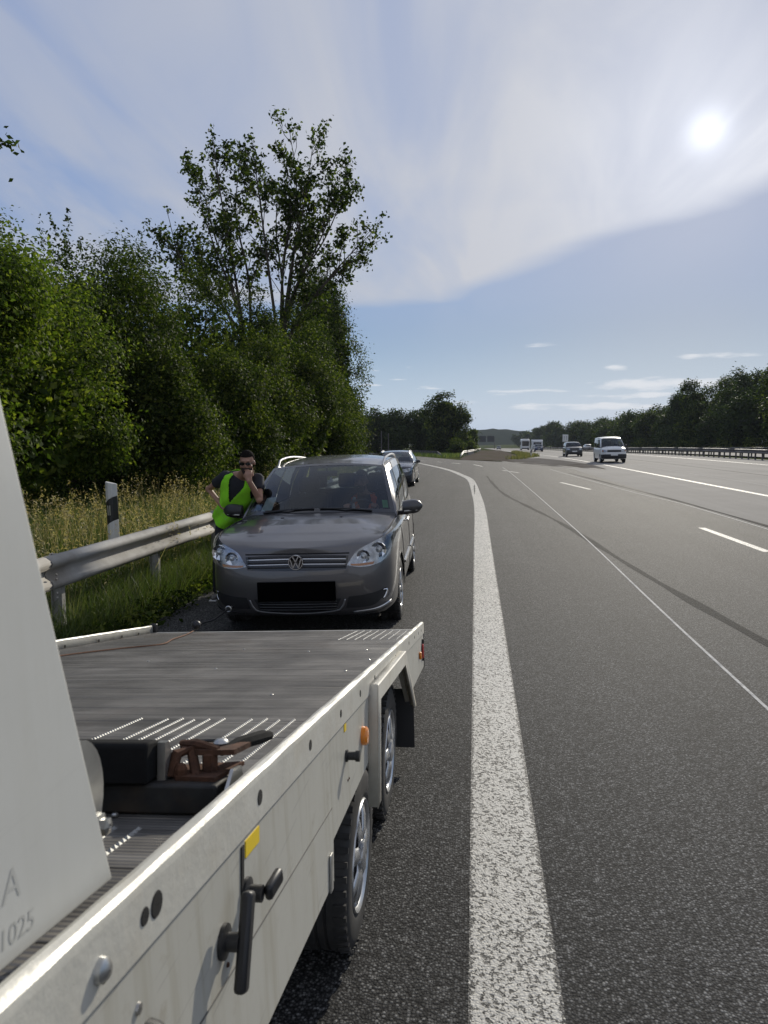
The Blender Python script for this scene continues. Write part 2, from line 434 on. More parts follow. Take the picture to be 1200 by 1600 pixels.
M_grassland = make_soil('grassland', (0.030, 0.050, 0.014), (0.075, 0.095, 0.030), (0.14, 0.125, 0.055))
M_dirt = make_soil('bare_soil', (0.105, 0.088, 0.072), (0.175, 0.148, 0.120), (0.12, 0.112, 0.07))
def make_tarred():
    m = newmat('tarred_asphalt'); nt, N, L, b = nodes_of(m); co = objco(nt)
    c, h, v = asphalt_nodes(nt, co, 0.036); L(c, b.inputs['Base Color']); b.inputs['Roughness'].default_value = .85; b.inputs['Specular IOR Level'].default_value = .15
    L(bump(nt, h, .6, .008), b.inputs['Normal']); return m
M_tarred = make_tarred()
M_tar = mat('tar_seal', (0.020, 0.019, 0.019), 0.9, var=0.4, scale=3, bumps=0.6, bscale=30, spec=0.08)
M_joint = mat('joint_grit', (0.50, 0.49, 0.46), 0.85, var=0.35, scale=30, dirt=(0.2, 0.2, 0.2), dirt_amt=0.5, dirt_scale=9)

# ------------------------------------------------------------------ ground sheets
def strip_sheet(name, ys, left, right, lift, m, nx=6, kind='structure', extra=0.0):
    mb = MB(); rows = []
    for y in ys:
        a, b = left(y), right(y); m0, m5 = min(max(0.0, a), b), min(max(5.0, a), b)
        xs = list(np.linspace(a, m0, nx // 2 + 2)) + list(np.linspace(m0, m5, nx // 3 + 2))[1:] + list(np.linspace(m5, b, nx // 3 + 2))[1:]
        rows.append([(x, y, ground(x, y) + lift) for x in xs])
    mb.grid(rows)
    o = mb.build(name, m, smooth=True, angle=1, fix=False); tag(o, kind=kind); return o
def terrain_sheet():
    xs = sorted(set([-1500, -900, -500, -300, -180, -110, -75, -50, -38, -28] + list(np.arange(-22, 26.1, 0.9)) + [28, 31, 34, 36, 38, 40, 44, 50, 60, 78, 110, 160, 240, 360, 600, 1000, 1600]))
    ys = list(np.arange(-30, 30, 1.0)) + list(np.arange(30, 120, 2.0)) + list(np.arange(120, 320, 8)) + [340, 370, 410, 460, 530, 620, 760, 950, 1250, 1700, 2400, 3400]
    rows = []
    for y in ys:
        row = []
        for x in xs:
            z = terrain(x, min(y, 700))
            e = verge_edge(y)
            if e - 0.5 < x < 37: z -= 0.12
            row.append((x, y, z))
        rows.append(row)
    o = MB().grid(rows).build('terrain', M_grassland, smooth=True); tag(o, kind='structure')
terrain_sheet()
YS = list(np.arange(-14, 40, 2.0)) + list(np.arange(40, 140, 2.5))
def asph_right(y): return itp(y, [-60, 30, 40, 45, 50, 52.4, 56, 60, 65, 70, 77, 84, 95, 111, 130, 160], [5.86, 5.86, 5.92, 6.0, 5.3, 4.5, 3.5, 2.5, 0.0, -1.7, -3.0, -4.6, -7.4, -14, -27, -60])
FARY = list(np.arange(-14, 120, 4.0)) + list(np.arange(120, 700, 20))
strip_sheet('motorway_pavement', FARY, lambda y: 2.0 if y < 60 else itp(y, [60, 84, 100], [2.0, 6.0, 7.6]), lambda y: 20.9, 0.0, M_conc, 8)
strip_sheet('opposite_carriageway', FARY, lambda y: 24.0, lambda y: 36.0, 0.0, M_conc, 4)
strip_sheet('shoulder_road', YS, lambda y: verge_edge(y), asph_right, 0.006, M_asph, 10)
strip_sheet('bare_earth_strip', list(np.arange(64, 260, 4.0)), lambda y: itp(y, [64, 67, 70, 84, 330], [2.4, -0.6, -1.5, -1.4, 2.6]), lambda y: itp(y, [64, 68, 84, 230, 330], [3.2, 3.0, 5.4, 8.4, 8.6]), 0.0095, M_dirt, 5)

strip_sheet('worn_gore_pavement', list(np.arange(44, 76, 1.0)), lambda y: itp(y, [44, 50, 56, 64, 70, 76], [7.6, 5.4, 3.7, 2.2, 2.6, 4.6]), lambda y: itp(y, [44, 52, 64, 76], [7.8, 8.2, 7.6, 6.4]), 0.0045, make_soil('worn_gore_surface', (0.135, 0.122, 0.104), (0.24, 0.222, 0.195), (0.11, 0.092, 0.07), .6), 4)

# ------------------------------------------------------------------ markings and joints
def path_strip(name, pts, w, lift, m, n=40, side=0):
    P = spline(pts, n); mb = MB(); rows = []
    for i, p in enumerate(P):
        d = P[min(i + 1, n - 1)] - P[max(i - 1, 0)]; d /= np.hypot(*d); nx, ny = d[1], -d[0]
        ww = w(i / (n - 1)) if callable(w) else w
        a = (p[0], p[1]) if side else (p[0] - nx * ww / 2, p[1] - ny * ww / 2)
        b = (p[0] + nx * ww, p[1] + ny * ww) if side else (p[0] + nx * ww / 2, p[1] + ny * ww / 2)
        rows.append([(a[0], a[1], ground(*a) + lift), (b[0], b[1], ground(*b) + lift)])
    o = mb.grid(rows).build(name, m, fix=False); tag(o, kind='structure'); me = o.data; ul = me.uv_layers.new(name='UVMap')
    for lp in me.loops: ul.data[lp.index].uv = (float(lp.vertex_index % 2), 0.0)
    return o
LINE = [(0, -6), (0, 2), (0, 7.3), (0.0, 12.4), (0.0, 18), (-0.07, 23.1), (-0.33, 32.5), (-0.89, 38), (-1.61, 43.7), (-2.74, 50.2), (-4.53, 58.9), (-7.2, 67.5), (-11, 76)]
path_strip('edge_line', LINE, 0.30, 0.008, M_line, 90, side=1)
DASH = [((4.66, 12.0), (4.60, 15.2)), ((4.17, 26.7), (3.62, 31.0)), ((2.42, 39.9), (1.64, 43.2)), ((0.53, 49.4), (-0.08, 53.2)), ((-1.12, 56.0), (-1.87, 59.3)), ((-2.87, 62.9), (-3.42, 64.9)), ((4.7, 2.0), (4.7, 5.2)), ((-4.6, 67.4), (-5.6, 70))]
for a, b in DASH: path_strip('lane_dash', [a, b], 0.15, 0.008, M_line2, 3)
path_strip('asphalt_joint', [(1.95, -6), (1.95, 5), (1.96, 8), (2.02, 15), (2.0, 30), (1.95, 40), (1.83, 48)], 0.026, 0.008, M_joint, 40)
path_strip('tar_seam', [(3.0, 2.5), (2.62, 6.0), (2.25, 9.9), (1.88, 15.4), (1.40, 19.9), (1.02, 23.5), (0.8, 28), (0.6, 36)], lambda t: 0.105 + 0.03 * math.sin(t * 37) + .02 * math.sin(t * 91), 0.0075, M_tarred, 80)
path_strip('asphalt_joint', [(5.72, 4), (5.80, 10), (5.78, 15), (5.72, 21), (5.39, 25.2), (4.94, 36), (4.6, 45)], 0.035, 0.008, M_joint, 40)
path_strip('tar_seam', [(6.02, 4), (6.0, 10), (5.98, 16), (5.86, 22), (5.6, 28), (5.1, 40)], lambda t: 0.10 + 0.05 * math.sin(t * 23), 0.008, M_tar, 60)
path_strip('motorway_edge_line', [(8.88, -6), (8.88, 60), (8.9, 140), (8.9, 300)], 0.22, 0.003, M_line2, 60)
path_strip('median_edge_line', [(17.5, 0), (17.5, 80), (17.5, 160), (17.5, 300)], 0.2, 0.003, M_line2, 60)
path_strip('slab_joint', [(13.1, -6), (13.1, 60), (13.1, 140), (13.1, 300)], 0.07, 0.003, M_tar, 60)
path_strip('slab_joint', [(10.6, 6), (10.62, 30), (10.6, 60), (10.6, 120)], 0.02, 0.0065, M_joint, 60)
for k, (a, b) in enumerate([((6.6, 47), (5.7, 50.5)), ((5.2, 52.2), (4.4, 54.8)), ((3.9, 57.3), (3.2, 59.6)), ((2.7, 61.5), (1.6, 63.6)), ((7.6, 43.6), (7.0, 45.6))]):
    path_strip('lane_dash', [a, b], 0.2, 0.013, M_faint, 3)

# ------------------------------------------------------------------ guard rails
M_zinc = mat('galvanised_steel', (0.36, 0.35, 0.325), 0.75, 0.0, var=0.14, scale=4, dirt=(0.22, 0.18, 0.13), dirt_amt=0.55, dirt_scale=2.2, bumps=0.15, bscale=25)
M_zinc_dark = mat('weathered_rail_steel', (0.13, 0.125, 0.12), 0.6, 0.4, var=0.25, scale=3, dirt=(0.10, 0.06, 0.04), dirt_amt=0.5)
WPROF = [(0, .752), (.032, .745), (.072, .718), (.082, .690), (.068, .660), (.018, .628), (.006, .597), (.018, .566), (.068, .534), (.082, .504), (.072, .476), (.032, .449), (0, .442)]
def guard_rail(name, path, label, m, seg=4.0, post_step=2.0, side=1, both=False, h0=0.0, endcap=False, group=None, cat='guard rail'):
    P = np.array(path, float); d = np.r_[0, np.cumsum(np.hypot(*np.diff(P, axis=0).T))]; T = d[-1]
    at = lambda s: (np.interp(s, d, P[:, 0]), np.interp(s, d, P[:, 1]))
    gz = lambda x, y: terrain(x, y) if (x < -3) else ground(x, y)
    def frame(s):
        x, y = at(s); a = at(max(s - .3, 0)); b = at(min(s + .3, T)); dx, dy = b[0] - a[0], b[1] - a[1]; l = math.hypot(dx, dy); return x, y, dy / l * side, -dx / l * side
    x0, y0 = at(0); root = empty(name, (x0, y0, gz(x0, y0)), label, cat, group); inv = Vector(root.location)
    hz = h0
    ns = int(round(T / seg))
    for k in range(ns):
        a, b = k * T / ns, (k + 1) * T / ns + 0.10
        for sg in ((1, -1) if both else (1,)):
            rows = []
            for j in range(5):
                s = min(a + (b - a) * j / 4, T); x, y, nx, ny = frame(s); z0 = gz(x, y) * (1 if not endcap else 1) + hz
                if endcap and s < 6: z0 -= (6 - s) / 6 * .45
                o_ = 0.05 + (0.004 if j < 4 else 0.0) + (0.003 if k % 2 else 0)
                rows.append([Vector((x + nx * sg * (px_ + o_), y + ny * sg * (px_ + o_), z0 + z)) - inv for px_, z in WPROF])
            o = MB().grid(rows).build('rail_beam', m, root, smooth=True, angle=60)
            sd = o.modifiers.new('thick', 'SOLIDIFY'); sd.thickness = 0.004
            if y0 < 20:     # lap splice bolts show on the near rail
                for bz in (.70, .66, .535, .495):
                    x, y, nx, ny = frame(a + 0.05); 
                    MB().ball(Vector((x + nx * .134, y + ny * .134, gz(x, y) + bz)) - inv, 0.011, 6, 4).build('splice_bolt', m, o)
    npst = int(T / post_step)
    for k in range(npst + 1):
        s = k * post_step; x, y, nx, ny = frame(s); z0 = gz(x, y) + hz
        if endcap and s < 5: continue
        mb = MB(); w = .05
        mb.box((0, 0, .30), (w * 2, .006, .96)); mb.box((-w, 0, .30), (.006, .055, .96)); mb.box((w, 0, .30), (.006, .055, .96))
        mb.box((0, 0, .68), (.10, .10, .14))
        o = mb.build('rail_post', m, root); o.location = Vector((x, y, z0 - 0.04)) - inv; o.rotation_euler = (0, 0, math.atan2(ny, nx))
    return root
guard_rail('guard_rail', [(verge_edge(y) - 0.45, y) for y in list(np.arange(-6, 62, 2.0))], 'near steel crash barrier along the grass verge beside the grey parked car', M_zinc, h0=.11)
guard_rail('guard_rail', [(20.5, y) for y in range(36, 165, 4)], 'long grey crash barrier on close posts along the far side of the motorway lanes', M_zinc_dark, seg=8, post_step=1.33, side=-1, both=True)
guard_rail('guard_rail', [(20.5, y) for y in range(165, 340, 8)], 'far stretch of the median crash barrier beyond the oncoming bus', M_zinc_dark, seg=16, post_step=4.0, side=-1, both=True)
guard_rail('guard_rail', [(23.6, y) for y in range(44, 190, 4)], 'second crash barrier just behind the long median barrier, in front of the bushes', M_zinc_dark, seg=8, post_step=2.66, side=1)
guard_rail('guard_rail', [(37.0, y) for y in range(80, 300, 8)], 'outer crash barrier below the right hand wood', M_zinc_dark, seg=16, post_step=4.0, side=-1)
guard_rail('guard_rail', [(-1.75, 83.2), (-0.9, 100), (0.2, 150), (1.4, 220), (2.4, 300)], 'pale crash barrier starting beside the bare brown earth strip', mat('pale_rail', (.40, .39, .36), .6, .2, var=.1), seg=12, post_step=4, side=1, endcap=True)
guard_rail('guard_rail', [(-4.2, 91), (-5.6, 100), (-8.4, 113), (-12.5, 128), (-20, 148), (-30, 165)], 'dark curved crash barrier on the grass inside the slip road bend', M_zinc_dark, seg=8, post_step=2, side=1, endcap=True)
# ------------------------------------------------------------------ vegetation
def leaf_mat(name, dark, mid, light, trans=0.35):
    m = newmat(name); nt, N, L, b = nodes_of(m)
    g = N('ShaderNodeNewGeometry')
    c = ramp(nt, g.outputs['Random Per Island'], [(0.0, dark), (0.55, mid), (0.95, light)])
    n = noise(nt, 1.3, 4, 0.65, objco(nt)); c = mixc(nt, 0.8, c, ramp(nt, n.outputs['Fac'], [(0.36, (.50, .54, .55)), (0.64, (1.45, 1.35, 1.05))]), 'MULTIPLY')  # sunlit and shaded leaf patches put into the colour by clump-sized noise
    L(c, b.inputs['Base Color']); b.inputs['Roughness'].default_value = 0.62; b.inputs['Specular IOR Level'].default_value = 0.07
    tl = N('ShaderNodeBsdfTranslucent'); mx = N('ShaderNodeMixShader'); mx.inputs[0].default_value = trans
    tcol = mixc(nt, 1.0, c, (1.5, 1.7, 0.55, 1), 'MULTIPLY'); L(tcol, tl.inputs[0])
    out = nt.nodes['Material Output']; L(b.outputs[0], mx.inputs[1]); L(tl.outputs[0], mx.inputs[2]); L(mx.outputs[0], out.inputs[0])
    return m
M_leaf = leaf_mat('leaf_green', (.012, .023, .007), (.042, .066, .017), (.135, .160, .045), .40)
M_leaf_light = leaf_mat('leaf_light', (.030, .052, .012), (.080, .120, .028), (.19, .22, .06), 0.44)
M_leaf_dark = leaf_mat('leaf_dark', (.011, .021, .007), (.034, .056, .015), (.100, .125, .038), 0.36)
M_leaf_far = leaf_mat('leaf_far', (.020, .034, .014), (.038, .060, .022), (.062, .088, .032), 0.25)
M_bark = mat('bark', (.060, .048, .036), 0.9, var=.35, scale=7, bumps=.8, bscale=18)

def leaves(c, nrm, size, aspect=0.55, r=rng):
    """c (N,3), nrm (N,3) unit normals, size (N) half length -> folded rhombus leaves."""
    n = len(c); t = r.normal(size=(n, 3)); t -= nrm * (t * nrm).sum(1)[:, None]; t /= np.linalg.norm(t, axis=1)[:, None] + 1e-9
    b = np.cross(nrm, t); s = size[:, None]
    v = np.empty((n, 4, 3)); v[:, 0] = c - t * s; v[:, 2] = c + t * s; fold = nrm * s * 0.22
    v[:, 1] = c + b * s * aspect + fold - t * s * .15; v[:, 3] = c - b * s * aspect + fold - t * s * .15
    return v.reshape(-1, 3), np.arange(n * 4).reshape(n, 4)
def unit(v): return v / (np.linalg.norm(v, axis=-1, keepdims=True) + 1e-9)
def clump_leaves(centers, outdir, per, sig, size, r, up=0.3, jit=0.6):
    n = len(centers) * per; c = np.repeat(centers, per, 0); o = np.repeat(outdir, per, 0)
    c = c + r.normal(size=(n, 3)) * np.asarray(sig)
    nrm = unit(o * 0.8 + r.normal(size=(n, 3)) * jit + np.array([0, 0, up]))
    return c, nrm, size * r.uniform(0.6, 1.25, n)
def make_trunk(root, h, r0, lean=(0, 0), limbs=5, spread=0.5, seed=0, name='trunk'):
    rr = random.Random(seed); pts = [(lean[0] * t * t * h + rr.uniform(-.05, .05) * h * .2 * t, lean[1] * t * t * h + rr.uniform(-.05, .05) * h * .2 * t, h * t - .15) for t in (0, .15, .35, .6, .8, 1)]
    mb = MB().tube(pts, [r0 * 1.25, r0, r0 * .85, r0 * .6, r0 * .4, r0 * .15], 8)
    for k in range(limbs):
        t = rr.uniform(.3, .85); a = rr.uniform(0, 6.28); l = h * spread * rr.uniform(.5, .9)
        p0 = Vector(pts[0]).lerp(Vector(pts[-1]), t); p1 = p0 + Vector((math.cos(a) * l * .5, math.sin(a) * l * .5, l * .3)); p2 = p0 + Vector((math.cos(a) * l * .9, math.sin(a) * l * .9, l * .75))
        mb.tube([p0, p1, p2], [r0 * .4, r0 * .25, r0 * .06], 5)
    return mb.build(name, M_bark, root, smooth=True)
def bush_tree(name, x, y, h, rx, ry, label, m, n_cl=160, per=48, leaf=0.05, sig=0.24, seed=1, group=None, base=-0.10, lumps=5, shoots=0, cat='tree', squash=.35, core=True, z0=None, lobes=None):
    r = np.random.default_rng(seed); z = terrain(x, y) if z0 is None else z0
    root = empty(name, (x, y, z), label, cat, group)
    make_trunk(root, h * .8, max(.05, h * .016), limbs=5, spread=.35, seed=seed)
    cz = h * (base + 1) / 2; rz = h * (1 - base) / 2; E = np.array([rx, ry, rz])
    nl = lobes or 9; n_cl = int(n_cl * 1.25)
    ld = unit(r.normal(size=(nl, 3)) * np.array([1, 1, 1.15])); lc = ld * r.uniform(.40, .78, (nl, 1)); lr = r.uniform(.28, .62, nl)
    lc[0] = (0, 0, .52); lr[0] = .46
    k = r.integers(0, nl, n_cl); d = unit(r.normal(size=(n_cl, 3)) + ld[k] * .7); pos = lc[k] + d * (lr[k] * (r.uniform(.74, 1.04, n_cl) + (r.uniform(0, 1, n_cl) < .22) * r.uniform(.0, .30, n_cl)))[:, None]
    good = np.linalg.norm(pos, axis=1) > .5; pos, d, k = pos[good], d[good], k[good]
    cen = pos * E; tt = pos[:, 2]; wid = 1 + squash * (-0.20 * tt); cen[:, 0] *= wid; cen[:, 1] *= wid; cen[:, 2] += cz
    c, nr, s = clump_leaves(cen, unit(d + np.array([0, 0, .25])), per, (sig, sig, sig * .7), leaf, r)
    V, S_ = [c], [s]; NR = [nr]
    if shoots:
        for k in range(shoots):
            a = r.uniform(0, 6.28); q = r.uniform(0, .75); bx_, by_ = math.cos(a) * rx * q, math.sin(a) * ry * q
            l = r.uniform(.4, 1.15); b0 = h * (1 - .35 * q * q) - .3; n = int(60 * l) ; t = r.uniform(0, 1, n)
            lean = r.normal(size=2) * .25
            cc = np.stack([bx_ + lean[0] * t * l + r.normal(size=n) * .09 * (1.15 - t), by_ + lean[1] * t * l + r.normal(size=n) * .09 * (1.15 - t), b0 + t * l], 1)
            V.append(cc); NR.append(unit(r.normal(size=(n, 3)) + np.array([0, 0, .3]))); S_.append(leaf * r.uniform(.7, 1.2, n))
    if core:
        n = int(n_cl * 9); dd = unit(r.normal(size=(n, 3))); cc = dd * (r.uniform(0, .72, n) ** .5)[:, None] * np.array([rx, ry, rz]) * .80
        cc[:, 2] += cz; V.append(cc); NR.append(unit(r.normal(size=(n, 3)))); S_.append(np.full(n, leaf * 2.6))
    c = np.concatenate(V); keep = c[:, 2] > 0.02; vv, q = leaves(c[keep], np.concatenate(NR)[keep], np.concatenate(S_)[keep], r=r)
    np_obj('crown', np_mesh('crown', vv, q, m), root)
    return root

G_H = 'trees of the roadside thicket'
# near thicket, left of the verge (front row, left to right in the photograph)
bush_tree('thicket_shrub', -7.2, 7.6, 4.6, 2.0, 2.6, 'pale green leafy shrub at the left picture edge beside the white trailer panel', M_leaf_light, 420, 110, .038, .20, 21, G_H, cat='shrub', shoots=7)
bush_tree('thicket_shrub', -7.5, 10.6, 4.4, 1.9, 2.4, 'pale green shrub behind the tall dry grass, next to the leftmost shrub', M_leaf_light, 400, 110, .038, .19, 22, G_H, cat='shrub', shoots=7)
bush_tree('thicket_tree', -8.2, 13.8, 5.0, 1.9, 2.5, 'dark tree with two spiky leaf shoots rising above the thicket', M_leaf_dark, 360, 90, .042, .20, 23, G_H, shoots=15)
bush_tree('thicket_tree', -8.6, 17.4, 5.7, 2.0, 2.6, 'dark leafy tree right of the spiky shoots, left of the tall airy tree', M_leaf_dark, 360, 90, .043, .21, 24, G_H, shoots=14)
bush_tree('thicket_shrub', -6.9, 15.0, 3.4, 1.3, 1.9, 'low grey green shrub above the white and black roadside post', M_leaf, 300, 84, .038, .17, 25, G_H, cat='shrub', shoots=7)
bush_tree('thicket_shrub', -6.7, 19.0, 3.7, 1.4, 2.0, 'dense shrub behind the man in the green vest', M_leaf, 300, 84, .040, .18, 26, G_H, cat='shrub', shoots=7)
bush_tree('thicket_tree', -8.8, 21.8, 6.6, 2.1, 2.8, 'bushy tree with upright leafy tips left of the airy trunk', M_leaf, 330, 76, .048, .22, 27, G_H, shoots=12)
bush_tree('thicket_shrub', -6.9, 23.4, 4.6, 1.5, 2.1, 'yellowish green shrub above the parked grey car roof', M_leaf, 300, 70, .046, .2, 28, G_H, cat='shrub', shoots=7)
bush_tree('thicket_tree', -8.4, 26.4, 7.0, 2.1, 2.8, 'dense tree hiding the foot of the tall airy tree', M_leaf, 320, 66, .054, .23, 29, G_H, shoots=5)
bush_tree('thicket_shrub', -6.8, 28.4, 4.6, 1.5, 2.2, 'middle shrub of the hedge row below the airy tree', M_leaf, 280, 64, .054, .21, 30, G_H, cat='shrub', shoots=7)
bush_tree('thicket_tree', -8.4, 31.2, 7.2, 2.0, 2.8, 'bushy tree right of the airy tree, left of the dark rounded tree', M_leaf, 280, 62, .058, .24, 31, G_H, shoots=4)
bush_tree('thicket_shrub', -7.2, 34.4, 4.8, 1.6, 2.4, 'lighter shrub under the dark rounded tree', M_leaf, 240, 60, .062, .24, 32, G_H, cat='shrub', shoots=7)
bush_tree('thicket_tree', -9.0, 38.6, 8.6, 2.1, 2.6, 'slimmer dark tree in front of the dark rounded tree', M_leaf_dark, 260, 60, .070, .28, 33, G_H)
bush_tree('rounded_tree', -9.8, 46.0, 11.6, 2.7, 3.0, 'tall dark rounded tree at the right end of the thicket', M_leaf_dark, 360, 62, .082, .32, 34, G_H, base=.1, lumps=3)
bush_tree('thicket_shrub', -8.6, 42.2, 5.2, 1.7, 2.6, 'green shrub at the foot of the dark rounded tree', M_leaf, 220, 56, .072, .27, 35, G_H, cat='shrub', shoots=7)
bush_tree('thicket_tree', -10.4, 53.5, 7.6, 2.3, 3.0, 'last tree of the thicket, above the dark car behind', M_leaf_dark, 260, 56, .088, .34, 36, G_H)
bush_tree('thicket_shrub', -9.6, 50.0, 4.6, 1.6, 2.2, 'last low shrub of the thicket before the slip road bend', M_leaf, 170, 44, .095, .3, 37, G_H, cat='shrub', shoots=7)

def airy_tree():
    """Tall maple-like tree: two groups of fanning limbs, open crown with leaf tufts at the twig ends."""
    rr = random.Random(5); r = np.random.default_rng(5); x, y = -9.2, 32.0; z0 = terrain(x, y)
    root = empty('airy_tree', (x, y, z0), 'tall airy tree with bare forked limbs rising above the thicket', 'tree')
    mb = MB(); tips = []; rv = lambda s: Vector((rr.gauss(0, s), rr.gauss(0, s), rr.gauss(0, s)))
    bl, br = Vector((-1.1, .4, 4.2)), Vector((.45, 0, 5.0))
    mb.tube([(-.9, .3, -.2), (-1.0, .35, 2), bl], [.22, .17, .13], 8); mb.tube([(.35, 0, -.2), (.4, 0, 2.5), br], [.24, .19, .14], 8)
    ends = [(bl, (-4.5, -.5, 12.0)), (bl, (-3.5, 1.0, 14.2)), (bl, (-2.3, -.6, 15.4)), (bl, (-1.5, .8, 14.7)), (bl, (-4.3, .8, 10.3)), (bl, (-2.9, -1.2, 12.6)),
            (br, (-.5, -.7, 15.0)), (br, (.9, .4, 15.7)), (br, (2.2, -.6, 14.7)), (br, (3.6, .6, 13.6)), (br, (3.3, -.8, 12.2)), (br, (4.7, .2, 10.9)), (br, (4.3, -.5, 9.8)), (br, (1.5, .9, 13.4)), (br, (.2, .9, 13.2))]
    for b0, e in ends:
        e = Vector((e[0], e[1], 4 + (e[2] - 4) * .93)); dz = e.z - b0.z; m1 = b0.lerp(e, .35) + Vector((-(e.x - b0.x) * .10, 0, dz * .05)) + rv(.12); m2 = b0.lerp(e, .7) + Vector((0, 0, dz * .03)) + rv(.18)
        P = [Vector(p) for p in spline([b0, m1, m2, e], 14)]; mb.tube(P, list(np.linspace(.080, .010, 14)), 6, cap=False)
        for k in range(14):
            t = rr.uniform(.28, .98); i = int(t * 13); p = P[i]; d = (P[min(i + 1, 13)] - P[max(i - 1, 0)]).normalized(); sd = rv(1); sd = (sd - d * sd.dot(d)).normalized(); a = rr.uniform(.45, .9)
            bd = (d * math.cos(a) + sd * math.sin(a) + Vector((0, 0, .15))).normalized(); l = (2.3 - 1.3 * t) * rr.uniform(.7, 1.2)
            Q = [p, p + bd * l * .5 + rv(.05), p + bd * l + Vector((0, 0, .1)) + rv(.08)]; mb.tube(Q, [.028 - .012 * t, .016, .006], 4, cap=False)
            for j in range(4):
                f = rr.uniform(.35, 1.0); q = Q[0].lerp(Q[2], f); td = (bd + rv(.55) + Vector((0, 0, .25))).normalized(); tl = rr.uniform(.25, .6); q2 = q + td * tl; mb.tube([q, q2], [.008, .004], 3, cap=False); tips.append(q2)
                if rr.random() < .4: tips.append(q + rv(.05))
        tips.append(e)
    mb.build('trunk', M_bark, root, smooth=True)
    tp = np.array([tuple(t) for t in tips]); n = 12; c = np.repeat(tp, n, 0) + r.normal(size=(len(tp) * n, 3)) * np.array([.13, .13, .10]); nr = unit(r.normal(size=c.shape) * .8 + np.array([0, 0, .6]))
    vv, q = leaves(c, nr, r.uniform(.06, .115, len(c)), .7, r); np_obj('crown', np_mesh('crown', vv, q, M_leaf_dark), root)
airy_tree()
def overhang():
    """Tree just outside the left frame edge; one leafy twig of it reaches into the picture."""
    r = np.random.default_rng(9); x, y = -11.45, 13.0; z = terrain(x, y)
    root = empty('overhanging_tree', (x, y, z), 'tree left of the frame, only a leafy twig tip shows top left', 'tree')
    mb = MB().tube([(0, 0, -.2), (.1, 0, 3), (.3, .2, 5), (.5, .4, 8)], [.16, .13, .1, .03], 8)
    mb.tube([(.25, .2, 5.6), (.9, .6, 6.5), (1.7, .9, 7.05), (2.15, 1.15, 7.10)], [.06, .045, .025, .006], 5); mb.build('trunk', M_bark, root, smooth=True)
    t = r.uniform(0, 1, 130); P = spline([(.25, .2, 5.6), (.9, .6, 6.5), (1.7, .9, 7.05), (2.15, 1.15, 7.10)], 131)[(t * 130).astype(int)]
    c = P + r.normal(size=(130, 3)) * np.array([.10, .10, .08]); c2 = np.array([.3, .2, 7.2]) + r.normal(size=(2600, 3)) * np.array([.55, .9, .8]); c2 = c2[c2[:, 0] < 1.0]
    c = np.concatenate([c, c2]); vv, q = leaves(c, unit(r.normal(size=c.shape) + np.array([0, 0, .5])), r.uniform(.05, .085, len(c)), r=r)
    np_obj('crown', np_mesh('crown', vv, q, M_leaf), root)
overhang()

# ---- trees round the slip road bend and far right
bush_tree('bend_tree', -11.0, 150, 8.9, 3.6, 4.2, 'left tree of the dark group behind the slip road bend', M_leaf_far, 150, 40, .26, .6, 41, 'trees in the slip road bend', lumps=4)
bush_tree('bend_tree', -15.8, 146, 8.6, 3.6, 4.0, 'dark tree rising just above the second car roof', M_leaf_far, 150, 40, .26, .6, 42, 'trees in the slip road bend', lumps=4)
bush_tree('bend_tree', -20.5, 150, 8.8, 3.4, 4.0, 'dark tree at the edge of the thicket beyond the bend', M_leaf_far, 150, 40, .26, .6, 43, 'trees in the slip road bend', lumps=4)
bush_tree('bend_tree', -25.5, 146, 9.0, 3.4, 4.0, 'tree mostly hidden behind the thicket end', M_leaf_far, 120, 36, .28, .6, 44, 'trees in the slip road bend', lumps=4)
bush_tree('broad_tree', -5.6, 138, 11.9, 4.0, 4.2, 'broad crowned tree standing alone at the slip road gore', M_leaf_dark, 300, 50, .22, .55, 45, 'trees in the slip road bend', lumps=3)
bush_tree('gore_bush', -1.9, 136, 5.0, 1.8, 2.4, 'light green bush at the right foot of the broad tree', M_leaf, 110, 44, .17, .4, 46, 'trees in the slip road bend', cat='bush')
bush_tree('gore_bush', -0.6, 158, 4.6, 1.6, 2.4, 'small bush behind the pale crash barrier', M_leaf, 90, 40, .18, .4, 47, 'trees in the slip road bend', cat='bush')
bush_tree('gore_bush', -3.2, 124, 2.6, 1.3, 1.8, 'low bush in front of the broad tree', M_leaf, 70, 40, .14, .34, 48, 'trees in the slip road bend', cat='bush')
rt = random.Random(8)
FARL = 'tree of the wood along the right side of the motorway'
far_spec = [(46, 88, 11.5, 5.5), (50, 100, 12.5, 6), (46, 112, 11.2, 5), (49, 124, 12.8, 5.5), (46, 136, 12.2, 5), (51, 148, 14.0, 6), (46, 160, 13.6, 5), (47, 172, 15.0, 5.5), (52, 186, 12, 6), (46, 198, 9.8, 5), (46, 214, 9.6, 5.5), (49, 232, 11, 6), (46, 252, 9.4, 6), (47, 276, 10.4, 6.5), (46, 302, 10.2, 7), (46, 332, 10.6, 7), (48, 366, 12.5, 8), (46, 404, 12.5, 8), (47, 446, 14.5, 9), (46, 494, 14, 9), (48, 548, 14, 10), (46, 610, 15, 11), (46, 690, 15, 13), (56, 92, 13.5, 6), (57, 118, 14.5, 6.5), (57, 142, 15.5, 7), (56, 170, 16, 6.5), (58, 205, 12, 7), (58, 240, 12, 8)]
far_words = ['tallest', 'broad', 'slender', 'dark', 'rounded', 'uneven', 'dense', 'lower']
far_spec += [(63, 96, 14, 7), (64, 112, 15, 7), (65, 130, 15.5, 7), (64, 156, 17, 8), (53, 158, 14, 5), (53, 112, 12, 5), (52, 134, 13, 5), (66, 185, 16, 8), (53, 222, 11, 6), (52, 264, 11, 7), (53, 318, 12, 8), (54, 388, 13, 9)]
